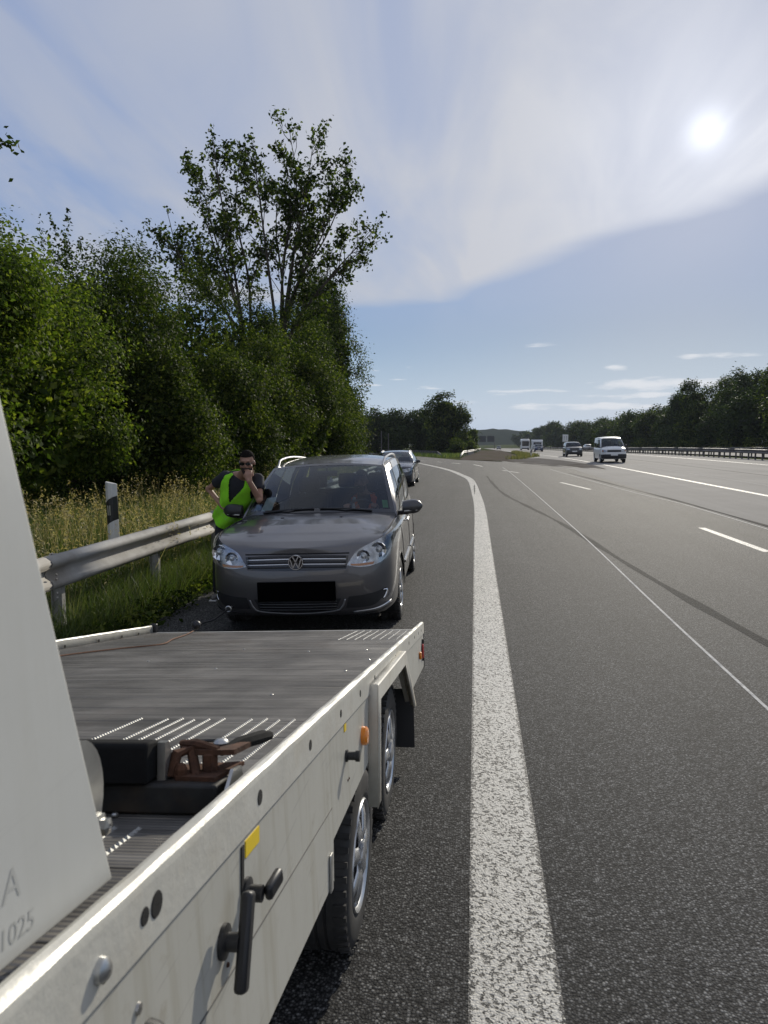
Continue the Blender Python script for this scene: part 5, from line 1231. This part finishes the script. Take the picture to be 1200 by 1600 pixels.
def van():
    root = empty('white_van', (10.2, 54.6, ground(10.2, 55)), 'white passenger van with dark bumper coming towards the camera on the motorway', 'van', rot=(0, -.02, -.02))
    P = dict(half=.92, L=4.80, zb=.28, paint=M_white, arch=(.86, 3.78), Rw=.315, doors=(.46, 1.05, 2.1, 3.4), cowl_y=.78, bow=.12, nose=.8,
             zsh=[.98, .981, .985, .99, 1.0, 1.03, 1.06, 1.09, 1.10, 1.10, 1.10, 1.10, 1.10, 1.10, 1.10, 1.10, 1.10, 1.1, 1.1, 1.1, 1.1],
             hoodz=([0, .08, .2, .4, .78], [.98, 1.03, 1.08, 1.14, 1.22]), ws_b=(.82, .84, 1.17, .16, .03), ws_t=(.70, 1.62, 1.80, .10, .03), crown=.07,
             roof_edge=[(.71, 1.63, 1.80), (.75, 2.0, 1.85), (.76, 2.7, 1.87), (.76, 3.4, 1.87), (.75, 4.2, 1.86), (.73, 4.65, 1.82)], green_y1=4.7, side_glass=[(.10, .28), (.33, .60), (.65, .92)], glass_s=(.06, .80))
    K = build_car(root, P, 1); rib, on = K['ribbon'], K['onf']
    rib([(-.50, .95), (0, .955), (.50, .95)], [(-.50, .80), (0, .795), (.50, .80)], 'grille', M_black, .006, 20, 4)
    rib([(-.9, .62), (-.6, .64), (0, .64), (.6, .64), (.9, .62)], [(-.88, .34), (-.6, .33), (0, .33), (.6, .33), (.88, .34)], 'dark_bumper', M_black, .03, 24, 6)
    for s in (1, -1):
        headlamp(K, s, [(.52, .95), (.66, .955), (.84, .96)], [(.52, .81), (.66, .80), (.84, .82)], [(.64, .875, .055)], ([(.76, .94), (.80, .94), (.84, .94)], [(.76, .83), (.80, .83), (.84, .83)]), root)
        mirror_pod(root, s, .90, 1.02, 1.22, M_black, .16, .22)
    MB().box((0, on(0, .62, .04).y, .60), (.50, .012, .11)).build('number_plate', M_white, root)
    MB().box((0, 1.1, 1.08), (1.3, .4, .12)).build('dashboard', M_int, root, bevel=.04)
    for x in (.42, -.42): seat(root, x, 1.5)
    return root
VAN = van()
def suv():
    pm = paint('dark_green_grey', (.035, .040, .045), .4, .3)
    root = empty('dark_offroader', (10.55, 78.5, ground(10.55, 79)), 'small dark off road car driving behind the white van', 'car', rot=(0, -.02, -.02))
    P = dict(half=.89, L=4.35, zb=.26, paint=pm, arch=(.82, 3.45), Rw=.345, doors=(.46, 1.2, 2.2, 3.2), cowl_y=1.18, bow=.15,
             zsh=[.93, .931, .935, .94, .955, .975, .995, 1.01, 1.02, 1.03, 1.04, 1.05, 1.05, 1.05, 1.05, 1.05, 1.05, 1.05, 1.05, 1.05, 1.05],
             hoodz=([0, .08, .2, .4, .65, .9, 1.18], [.93, .97, 1.0, 1.03, 1.06, 1.08, 1.10]), ws_b=(.76, 1.26, 1.08, .16, .03), ws_t=(.64, 1.78, 1.50, .08, .03), crown=.05,
             roof_edge=[(.65, 1.79, 1.495), (.67, 2.2, 1.52), (.68, 2.8, 1.53), (.68, 3.3, 1.53), (.67, 3.9, 1.51), (.65, 4.15, 1.46)], green_y1=4.2, side_glass=[(.10, .36), (.40, .64), (.68, .90)])
    K = build_car(root, P, 1); rib, on = K['ribbon'], K['onf']
    rib([(-.45, .90), (0, .905), (.45, .90)], [(-.42, .70), (0, .69), (.42, .70)], 'grille', M_gloss, .006, 16, 4)
    rib([(-.40, .50), (0, .51), (.40, .50)], [(-.36, .36), (0, .35), (.36, .36)], 'lower_grille', M_black, .006, 16, 4)
    for s in (1, -1):
        headlamp(K, s, [(.48, .90), (.64, .905), (.80, .915)], [(.48, .75), (.64, .745), (.80, .78)], [(.60, .825, .05), (.72, .835, .045)], None, root); mirror_pod(root, s, .86, 1.42, 1.10, M_black, .19, .15)
    MB().box((0, on(0, .58, .02).y, .58), (.50, .012, .11)).build('number_plate', M_white, root)
    MB().box((0, 1.45, 1.02), (1.3, .4, .12)).build('dashboard', M_int, root, bevel=.04)
    for x in (.38, -.38): seat(root, x, 1.8)
    return root
SUV = suv()
# ------------------------------------------------------------------ people
M_skin = mat('skin', (.36, .20, .135), .55, var=.08, scale=14)
M_hair = mat('dark_hair', (.012, .010, .009), .95, var=.3, scale=60, spec=.05)
M_shirt = mat('black_shirt', (.020, .021, .026), .9, var=.2, scale=25)
M_trs = mat('dark_trousers', (.022, .023, .030), .85, var=.25, scale=18)
def vest_mat(name, col):
    m = mat(name, col, .75, var=.10, scale=9, bumps=.25, bscale=14)
    b = m.node_tree.nodes['Principled BSDF']; return m
M_hivis = vest_mat('hivis_green', (.36, .92, .03)); M_orange = vest_mat('hivis_orange', (.85, .16, .035)); M_band = mat('reflective_band', (.55, .56, .56), .35, .3, var=.08)
def fuse(name, mb, m, parent, voxel=.009, it=5):
    """One continuous skin grown over overlapping tapered volumes."""
    me = mb.mesh(name, fix=False); o = bpy.data.objects.new(name, me); coll.objects.link(o)
    r_ = o.modifiers.new('r', 'REMESH'); r_.mode = 'VOXEL'; r_.voxel_size = voxel
    s = o.modifiers.new('s', 'SMOOTH'); s.factor = .5; s.iterations = it
    dg = bpy.context.evaluated_depsgraph_get(); nm = bpy.data.meshes.new_from_object(o.evaluated_get(dg)); bpy.data.objects.remove(o)
    nm.materials.clear(); nm.materials.append(m); nm.shade_smooth(); ob = bpy.data.objects.new(name, nm); coll.objects.link(ob); ob.parent = parent; return ob
def cap(mb, pts, rs, n=12):
    mb.tube(pts, rs, n)
    for p, r_ in zip(pts, rs): mb.ball(p, r_ * .99, 12, 8)
def head(mb, M):
    """Head in its own frame: face towards -y, up +z, centre at ear height."""
    mb2 = MB(); mb2.ball((0, .008, .035), (.076, .096, .092), 18, 14); mb2.ball((0, -.022, -.045), (.060, .070, .072), 16, 12); mb2.ball((0, -.052, -.092), (.034, .030, .026), 12, 8)
    mb2.ball((0, -.100, -.012), (.013, .018, .022), 10, 8); mb2.tube([(0, -.088, .030), (0, -.104, -.012)], [.009, .013], 8); mb2.ball((0, -.084, -.058), (.026, .014, .011), 10, 6); mb2.ball((0, -.082, .040), (.052, .016, .012), 12, 6)
    for s in (-1, 1): mb2.ball((s * .078, .012, -.004), (.010, .022, .032), 10, 8); mb2.ball((s * .045, -.062, -.022), (.026, .026, .024), 10, 8)
    mb2.tube([(0, .02, -.05), (0, .035, -.16)], [.052, .060], 12); mb2.xform(M); mb.add(mb2.v, mb2.f)
def head_extras(M, root, glasses=True, beard=True):
    h = MB(); rows = []
    for i in range(13):
        t = i / 12 * math.pi * .60; row = []
        for k in range(25):
            a = 2 * math.pi * k / 24; back = math.sin(a); lim = (1.0 if back > -.2 else .62)
            tt = t * lim; row.append((.082 * math.sin(tt) * math.cos(a), .012 + .103 * math.sin(tt) * math.sin(a), .042 + .099 * math.cos(tt)))
        rows.append(row)
    h.grid(rows).xform(M); o = h.build('hair', M_hair, root, smooth=True); sd = o.modifiers.new('t', 'SOLIDIFY'); sd.thickness = .008
    if beard:
        b = MB(); rows = []
        for t in np.linspace(0, 1, 8):
            z = -.035 - t * .085; row = []
            for a in np.linspace(-1.25, 1.25, 15): row.append((.0655 * math.sin(a) * (1 - .38 * t * t) * 1.06, -.022 - .0735 * math.cos(a) * (1 - .10 * t), z + (.022 if abs(a) < .35 and t < .5 else 0) * 0))
            rows.append(row)
        b.grid(rows).xform(M); b.build('beard', mat('stubble', (.045, .030, .024), .8, var=.3, scale=90), root, smooth=True)
    if glasses:
        g = MB()
        for s in (-1, 1):
            g.prism([(s * .034 + .029 * math.cos(a), .016 + .021 * math.sin(a) - (.004 if math.sin(a) > 0 else 0)) for a in np.linspace(0, 6.283, 17)[:-1]], (-.112, -.106), lambda a, b_, hh: (a, hh + abs(a) * .12, b_)); g.bar((s * .062, -.10, .020), (s * .083, .0, .018), .008, .004)
        g.bar((-.010, -.112, .022), (.010, -.112, .022), .005, .006); g.xform(M); g.build('sunglasses', M_gloss, root)
def hand(mb, wrist, d, palm_n, curl=.9, L=.085):
    """Palm plus five bent fingers of unequal length; d points along the hand."""
    wrist, d, pn = Vector(wrist), Vector(d).normalized(), Vector(palm_n); pn = (pn - d * pn.dot(d)).normalized(); sd = d.cross(pn)
    pc = wrist + d * L * .5
    for k in range(4): mb.tube([wrist + sd * (k - 1.5) * .012, wrist + d * L * .95 + sd * (k - 1.5) * .020], [.017, .0125], 8); mb.ball(wrist + d * L * .95 + sd * (k - 1.5) * .020, .0125, 8, 6)
    for k, l in enumerate((.062, .076, .082, .074)):
        p = wrist + d * L * .95 + sd * (k - 1.5) * .0205; dd = d; pts = [p]
        for j, f in enumerate((.45, .32, .25)):
            ang = curl * (.5 + .5 * j); dd = (d * math.cos(ang) + pn * math.sin(ang)); p = p + dd * l * f; pts.append(p)
        mb.tube(pts, [.0105, .0095, .009, .0075], 8); mb.ball(pts[-1], .0075, 8, 6)
    p = wrist + d * L * .25 + sd * .030; q = p + d * .030 + sd * .022 + pn * .012; r_ = q + d * .028 + pn * .012
    mb.tube([p - sd * .012, q, r_], [.014, .011, .009], 8); mb.ball(r_, .009, 8, 6)
def torso_frame(hip, sh, u):
    hip, sh, u = Vector(hip), Vector(sh), Vector(u); s = (sh - hip).normalized(); u = (u - s * u.dot(s)).normalized(); f = s.cross(u); f = f if f.y < 0 else -f
    return hip, sh, u, s, f
def torso_pt(F, t, a, off=0.0):
    hip, sh, u, s, f = F; c = hip.lerp(sh, t); w = itp(t, [-.3, -.1, 0, .25, .55, .8, .95, 1.05, 1.12], [.170, .172, .168, .150, .172, .192, .190, .125, .065]); d = itp(t, [-.3, 0, .3, .6, .85, 1.0, 1.12], [.118, .118, .108, .122, .112, .085, .055])
    if t > 1: c = sh + s * (t - 1) * (sh - hip).length
    return c + u * ((w + off) * math.cos(a)) + f * ((d + off) * math.sin(a))
def torso_volume(mb, F, off=0.0, t0=-.12, t1=1.12):
    rows = [[torso_pt(F, t, a, off) for a in np.linspace(0, 2 * math.pi, 25)[:-1]] for t in np.linspace(t0, t1, 12)]
    n = 24; vs = [p for r_ in rows for p in r_]; fs = [(i * n + k, i * n + (k + 1) % n, (i + 1) * n + (k + 1) % n, (i + 1) * n + k) for i in range(11) for k in range(n)] + [tuple(range(n))[::-1], tuple(11 * n + k for k in range(n))]
    mb.add(vs, fs)
def vest(F, root, m, t0=-.14, v0=.50, vk=.30, band=(.10, .22)):
    def cells(keep, off):
        mb = MB(); T_ = np.linspace(t0, 1.07, 84); A_ = np.linspace(-math.pi / 2, 1.5 * math.pi, 181)
        for t, t2 in zip(T_[:-1], T_[1:]):
            for a, a2 in zip(A_[:-1], A_[1:]):
                tm, am = (t + t2) / 2, (a + a2) / 2; front = math.sin(am) > .25
                if front and tm > v0 and abs(math.cos(am)) < (tm - v0) / (1.07 - v0) * vk * 1.9: continue
                if abs(math.cos(am)) > itp(tm, [.62, .75, .9, 1.0], [1.1, .90, .80, .80]): continue
                if not keep(tm): continue
                fl = .012 * math.sin(am * 5 + tm * 9) * (1 - tm) + .015 * max(0, .3 - tm)
                mb.add([torso_pt(F, t, a, off + fl), torso_pt(F, t, a2, off + fl), torso_pt(F, t2, a2, off + fl), torso_pt(F, t2, a, off + fl)], [(0, 1, 2, 3)])
        return mb
    o = cells(lambda t: True, .022).build('safety_vest', m, root, smooth=True); sd = o.modifiers.new('t', 'SOLIDIFY'); sd.thickness = .004
    o2 = cells(lambda t: band[0] < t < band[1], .026).build('reflective_band', M_band, o, smooth=True)
    return o
def standing_man():
    root_loc = Vector((-2.93, 8.12, ground(-2.93, 8.1))); root = empty('person', root_loc, 'man in bright green safety vest and sunglasses leaning beside the grey car, hand at chin', 'person')
    T0 = Matrix.Translation(-root_loc); V = lambda *p: Vector(p) - root_loc
    shL, shR = V(-2.815, 7.87, 1.365), V(-2.405, 7.78, 1.345); sh = (shL + shR) / 2; hip = V(-2.83, 8.05, .88)
    F = torso_frame(hip, sh, shR - shL); hc = V(-2.475, 7.62, 1.535)
    fy = Vector((.10, -1, -.22)).normalized(); fx = fy.cross(Vector((0, 0, 1))).normalized() * -1; fx = Vector((-fy.y, fy.x, 0)).normalized(); up = fx.cross(-fy).normalized()
    MH = Matrix((fx, -fy, up)).transposed().to_4x4(); MH.translation = hc
    elL, wrL = V(-3.065, 8.00, 1.215), V(-2.875, 7.90, 1.035); elR, wrR = V(-2.335, 7.60, 1.13), V(-2.415, 7.49, 1.345)
    mb = MB(); head(mb, MH); cap(mb, [sh + (hc - sh) * .2, hc + up * -.07], [.060, .054]); torso_volume(mb, F, -.012)
    cap(mb, [shL, elL, wrL], [.052, .043, .029]); cap(mb, [shR, elR, wrR], [.052, .043, .029])
    hand(mb, wrL, V(-2.76, 7.86, .985) - wrL, (.3, .6, -.5), .5); hand(mb, wrR, Vector((-.10, -.02, .9)), (0, .9, .1), 1.2, .075)
    hpL, hpR = V(-2.91, 8.07, .86), V(-2.75, 8.03, .86); knL, knR = V(-2.985, 8.06, .40), V(-2.80, 8.06, .41); anL, anR = V(-3.04, 8.14, -.02), V(-2.82, 8.22, -.02)
    cap(mb, [hpL, knL, anL], [.078, .050, .036]); cap(mb, [hpR, knR, anR], [.078, .050, .036])
    body = fuse('body', mb, M_skin, root, .0085, 3)
    head_extras(MH, root)
    s = MB(); torso_volume(s, F, .006, -.10, 1.04); s.tube([sh + (shL - sh) * .85, shL, shL.lerp(elL, .25), shL.lerp(elL, .58)], [.075, .074, .068, .066], 14); s.tube([sh + (shR - sh) * .85, shR, shR.lerp(elR, .25), shR.lerp(elR, .55)], [.075, .074, .068, .066], 14); s.ball(shL, .073, 12, 8); s.ball(shR, .073, 12, 8)
    fuse('shirt', s, M_shirt, root, .012, 5)
    t = MB(); torso_volume(t, F, .004, -.20, .04); cap(t, [hpL, knL, knL.lerp(anL, .95)], [.098, .070, .058]); cap(t, [hpR, knR, knR.lerp(anR, .95)], [.098, .070, .058]); fuse('trousers', t, M_trs, root, .012, 5)
    vest(F, root, M_hivis)
    for a in (anL, anR):
        s = MB(); g0 = ground((a + root_loc).x, 8.1) - root_loc.z
        b = Vector((a.x, a.y, g0)); s.ball(b + Vector((.0, .0, .05)), (.045, .055, .05), 12, 8); s.ball(b + Vector((.01, -.10, .038)), (.046, .10, .036), 14, 8); fuse('shoe', s, mat('shoe_grey', (.16, .15, .14), .7, var=.2), root, .008, 3)
        MB().box(b + Vector((.006, -.06, .010)), (.088, .28, .018)).build('shoe_sole', M_white, root, bevel=.008)
standing_man()
def driver():
    MW = TOURAN.matrix_world.copy(); base = MW @ Vector((.37, 2.3, .63)); root = empty('person', base, 'bearded driver in orange and white safety vest behind the steering wheel', 'person', rot=TOURAN.rotation_euler)
    o = Vector((.37, 2.3, .63)); V = lambda *p: Vector(p) - o
    hip, sh = V(.37, 2.36, .70), V(.37, 2.34, 1.15); F = torso_frame(hip, sh, (1, 0, 0)); hc = V(.345, 2.24, 1.335)
    MH = Matrix.Rotation(R(6), 4, 'X') @ Matrix.Rotation(R(-10), 4, 'Z'); MH.translation = hc
    shL, shR = V(.19, 2.33, 1.12), V(.55, 2.33, 1.12); elL, elR = V(.12, 2.12, .92), V(.62, 2.12, .92); wL, wR = V(.215, 1.93, 1.055), V(.53, 1.93, 1.055)
    mb = MB(); head(mb, MH); cap(mb, [sh + Vector((0, 0, .02)), hc - Vector((0, -.02, .07))], [.058, .054]); torso_volume(mb, F, -.012, -.1)
    cap(mb, [shL, elL, wL], [.050, .042, .030]); cap(mb, [shR, elR, wR], [.050, .042, .030]); hand(mb, wL, (-.05, -.55, .35), (.2, .2, -1), 1.3, .07); hand(mb, wR, (.05, -.55, .35), (-.2, .2, -1), 1.3, .07)
    for s in (-1, 1): cap(mb, [V(.37 + s * .10, 2.30, .70), V(.37 + s * .12, 1.92, .72), V(.37 + s * .12, 1.75, .45)], [.085, .062, .045])
    fuse('body', mb, M_skin, root, .011, 3); head_extras(MH, root, glasses=False)
    s = MB(); torso_volume(s, F, .006, -.1, 1.06); cap(s, [shL, elL, elL.lerp(wL, .7)], [.066, .056, .045]); cap(s, [shR, elR, elR.lerp(wR, .7)], [.066, .056, .045]); fuse('shirt', s, M_shirt, root, .014, 4)
    vest(F, root, M_orange, 0.0, .45, .28, band=(.70, .84))
    bl = MB(); bl.tube([torso_pt(F, t, 2.2, .03) for t in np.linspace(.3, 1.0, 6)], .022, 8); bl.build('vest_strap', M_band, root, smooth=True)
driver()

# ------------------------------------------------------------------ tow rope, delineator posts
def rope():
    te = TOURAN.matrix_world @ TE; Mw = Matrix.Translation(TROOT.location) @ TMF
    D = lambda p, q, z=-.048: Mw @ Vector((-p, -q, z))
    pts = [D(1.02, 4.30, 0), D(1.25, 3.2), D(1.62, 2.2), D(1.80, 1.75), D(1.66, 1.3), D(1.52, 1.05), D(1.60, .7), D(1.66, .35), D(1.72, .03, -.04)]
    pts = [tuple(p) for p in spline([tuple(p) for p in pts], 60)]
    root = empty('tow_rope', D(1.02, 4.3, 0), 'thin brown winch rope lying across the trailer deck towards the tow eye', 'rope'); o = Vector(root.location)
    MB().tube([Vector(p) - o for p in pts], .0045, 6).build('rope', mat('brown_rope', (.17, .085, .05), .9, var=.3, scale=50), root, smooth=True)
    e = Vector(pts[-1]); b = e + Vector((0, .05, .03))
    MB().ball(b - o, (.034, .034, .036), 14, 10).build('hook_ball', M_black, root, smooth=True)
    MB().tube([b - o, b.lerp(te, .5) - o + Vector((0, 0, -.03)), te - o], [.010, .008, .010], 8).build('hook_strap', M_black, root, smooth=True)
rope()
def delineator(x, y, h, label, sc=1.0):
    z = terrain(x, y); root = empty('delineator_post', (x, y, z), label, 'post', rot=(R(-2), R(-2.5), R(-8)))
    prof = [(-.078, .03), (-.045, -.035), (0, -.05), (.045, -.035), (.078, .03), (0, .05)]
    def seg(z0, z1, z2, nm, m, par, gr=0.0):
        n = len(prof); vs = [(a * (1 + gr), b * (1 + gr), z0 + (a / .156 + .5) * (z1 - z0)) for a, b in prof] + [(a * (1 + gr), b * (1 + gr), z2[0] + (a / .156 + .5) * (z2[1] - z2[0])) for a, b in prof]
        return MB().add(vs, [tuple(range(n))[::-1], tuple(range(n, 2 * n))] + [(i, (i + 1) % n, n + (i + 1) % n, n + i) for i in range(n)]).build(nm, m, par, bevel=.005)
    k = h
    lo = seg(-.2, -.2, (k - .56, k - .47), 'post_base', mat('post_white', (.62, .62, .60), .5, var=.08, dirt=(.35, .33, .28), dirt_amt=.4), root)
    seg(k - .56, k - .47, (k - .27, k - .18), 'black_band', mat('post_black', (.02, .02, .02), .5, var=.2), root, .02); seg(k - .27, k - .18, (k, k - .035), 'post_head', _mats['post_white'], root)
    MB().box((0, -.046, k - .36), (.04, .006, .12)).build('reflector', M_steel, root)
delineator(-4.42, 8.30, 1.17, 'white and black roadside delineator post in the dry grass behind the near crash barrier')
delineator(6.3, 82.5, .95, 'small dark marker post on the yellowish grass island')
# ------------------------------------------------------------------ distant traffic and signs
def bus():
    x, y = 15.0, 219; root = empty('white_coach', (x, y, ground(x, y)), 'white coach far away in the left lane of the motorway', 'bus', rot=(0, 0, -.03))
    hw, H, L = 1.25, 3.35, 11.5; prof = [(-hw, .35), (-hw, 2.7), (-hw * .93, 3.15), (-hw * .75, H), (hw * .75, H), (hw * .93, 3.15), (hw, 2.7), (hw, .35)]
    rows = [[(a * s, yy, .35 + (b - .35) * sz) for a, b in prof] for yy, s, sz in ((0.0, .90, .93), (.10, .97, .98), (.35, 1, 1), (6, 1, 1), (L - .1, 1, 1), (L, .97, .99))]
    mb = MB().grid(rows); mb.add(rows[0], [tuple(range(8))]); mb.add(rows[-1], [tuple(range(8))]); mb.box((0, L / 2, .35), (2 * hw * .98, L * .98, .02)); mb.build('body', M_white, root, smooth=True, angle=30)
    MB().prism([(-1.02, 1.25), (-1.05, 2.5), (-.9, 2.75), (.9, 2.75), (1.05, 2.5), (1.02, 1.25)], (-.02, .02), lambda a, b, h: (a, h, b)).build('windscreen', M_gloss, root); MB().box((0, -.01, .55), (2.1, .06, .30)).build('bumper', M_black, root)
    for s in (-1, 1):
        MB().box((s * .85, -.015, .92), (.40, .05, .17)).build('headlamp', M_refl, root, bevel=.03); MB().box((s * hw, 5.8, 1.95), (.03, 10, .85)).build('side_window', M_gloss, root); MB().tube([(s * 1.15, 0, 2.7), (s * 1.42, -.25, 2.6), (s * 1.42, -.25, 2.0)], .06, 6).build('wing_mirror', M_black, root)
        for yy in (2.6, 8.6): wheel(root, 'wheel', (s * (hw - .16), yy, .48), .48, .28, s)
bus()
def caravan():
    x, y = 13.35, 158; root = empty('white_caravan', (x, y, ground(x, y)), 'boxy white caravan towed behind a dark blue car on the motorway', 'caravan', rot=(0, 0, -.03))
    prof = [(0, .45), (-.12, 1.2), (.15, 2.35), (.45, 2.55), (5.2, 2.55), (5.5, 2.3), (5.55, .45)]
    MB().prism(prof, (-1.12, 1.12), lambda a, b, h: (h, a, b)).build('body', M_white, root, bevel=.12, seg=3); MB().box((0, .0, 1.75), (1.7, .08, .55), Matrix.Rotation(R(-10), 3, 'X')).build('front_window', M_gloss, root, bevel=.03)
    for s in (-1, 1): MB().box((s * 1.13, 2.8, 1.7), (.03, 1.2, .6)).build('side_window', M_gloss, root, bevel=.01); wheel(root, 'wheel', (s * 1.0, 3.0, .32), .32, .19, s)
    MB().tube([(0, .2, .45), (0, -1.2, .45)], .05, 8).build('drawbar', M_steel, root)
caravan()
def repaint(root, m):
    for o in root.children_recursive:
        if o.name.split('.')[0] in ('front_bumper', 'fender', 'front_door', 'rear_door', 'quarter_panel', 'rear_bumper', 'hood', 'roof', 'pillar_frame', 'tailgate'):
            o.data = o.data.copy(); o.data.materials.clear(); o.data.materials.append(m)
def put_copy(src, loc, rz, label, m, name, cat='car'):
    c = copy_tree(src); c.name = name; c.location = (loc[0], loc[1], ground(*loc)); c.rotation_euler = (0, -.02, rz); c['label'] = label; c['category'] = cat; repaint(c, m); return c
bpy.context.view_layer.update()
put_copy(SUV, (13.2, 152.2), -.03, 'dark blue car towing the white caravan', paint('navy_paint', (.03, .045, .11), .3, .3), 'towing_car')
put_copy(SUV, (9.8, 300), -.02, 'tiny grey car far off beside the gantry', paint('grey_paint', (.20, .20, .21), .4, .3), 'distant_car')
put_copy(SUV, (30.5, 205), math.pi, 'pale car on the opposite carriageway beyond the median barrier', M_white, 'distant_car')
def sign(x, y, w, h, z0, label, m, name='road_sign', cat='sign', back=True):
    g = ground(x, y); root = empty(name, (x, y, g), label, cat)
    p = MB().box((0, 0, z0 + h / 2), (w, .04, h)).build('sign_panel', m, root, bevel=.02)
    for s in (-.3, .3): MB().tube([(s * w, .04, -.1), (s * w, .04, z0 + h * .9)], .05, 8).build('post', M_zinc_dark, root)
    return root, p
r_, p_ = sign(22.0, 181, 1.35, 1.75, 2.1, 'white rectangular road sign on the motorway median', M_white)
for s in (-1, 1): MB().box((s * .28, -.025, 2.95), (.09, .012, .9)).build('sign_mark', mat('sign_grey', (.25, .25, .26), .6), p_); MB().box((s * .28, -.026, 3.3), (.26, .012, .12)).build('sign_mark', _mats['sign_grey'], p_)
def gantry():
    y = 420; root = empty('sign_gantry', (6.5, y, ground(6.5, y)), 'dark gantry with two sign panels far down the motorway', 'gantry'); zb = -root.location.z
    M_gb = mat('sign_back', (.035, .037, .04), .7)
    for a, b in ((-4.2, -.3), (.5, 4.4)): MB().box(((a + b) / 2, 0, zb + 2.6), (b - a, .15, 3.4)).build('sign_panel', M_gb, root, bevel=.03)
    MB().box((-.95, .3, zb + 3.4), (11.4, .4, .5)).build('gantry_beam', M_zinc_dark, root)
    for x in (-6.5, 4.6): MB().tube([(x, .3, -.3), (x, .3, zb + 3.6)], .2, 8).build('gantry_leg', M_zinc_dark, root)
gantry()
for i, (x, y, h) in enumerate(((-8.25, 63.5, 2.7), (-7.75, 64.5, 2.5))):
    root = empty('slim_post', (x, y, terrain(x, y)), ('left' if i == 0 else 'right') + ' of two slim grey posts at the end of the thicket', 'post')
    MB().tube([(0, 0, -.1), (0, 0, h)], .04, 8).build('pole', M_zinc_dark, root); MB().ball((0, 0, h), .05, 8, 6).build('pole_cap', M_zinc_dark, root)
# ------------------------------------------------------------------ air
def haze():
    o = MB().box((0, 1700, 12), (3600, 3800, 52)).build('haze', None); tag(o, 'faint summer haze over the whole scene', 'haze', kind='stuff')
    m = bpy.data.materials.new('haze_air'); m.use_nodes = True; nt = m.node_tree; nt.nodes.clear(); out = nt.nodes.new('ShaderNodeOutputMaterial'); v = nt.nodes.new('ShaderNodeVolumePrincipled')
    v.inputs['Color'].default_value = (.82, .88, 1, 1); v.inputs['Density'].default_value = 0.00014; v.inputs['Anisotropy'].default_value = 0.0; nt.links.new(v.outputs[0], out.inputs['Volume']); o.data.materials.append(m)
haze()
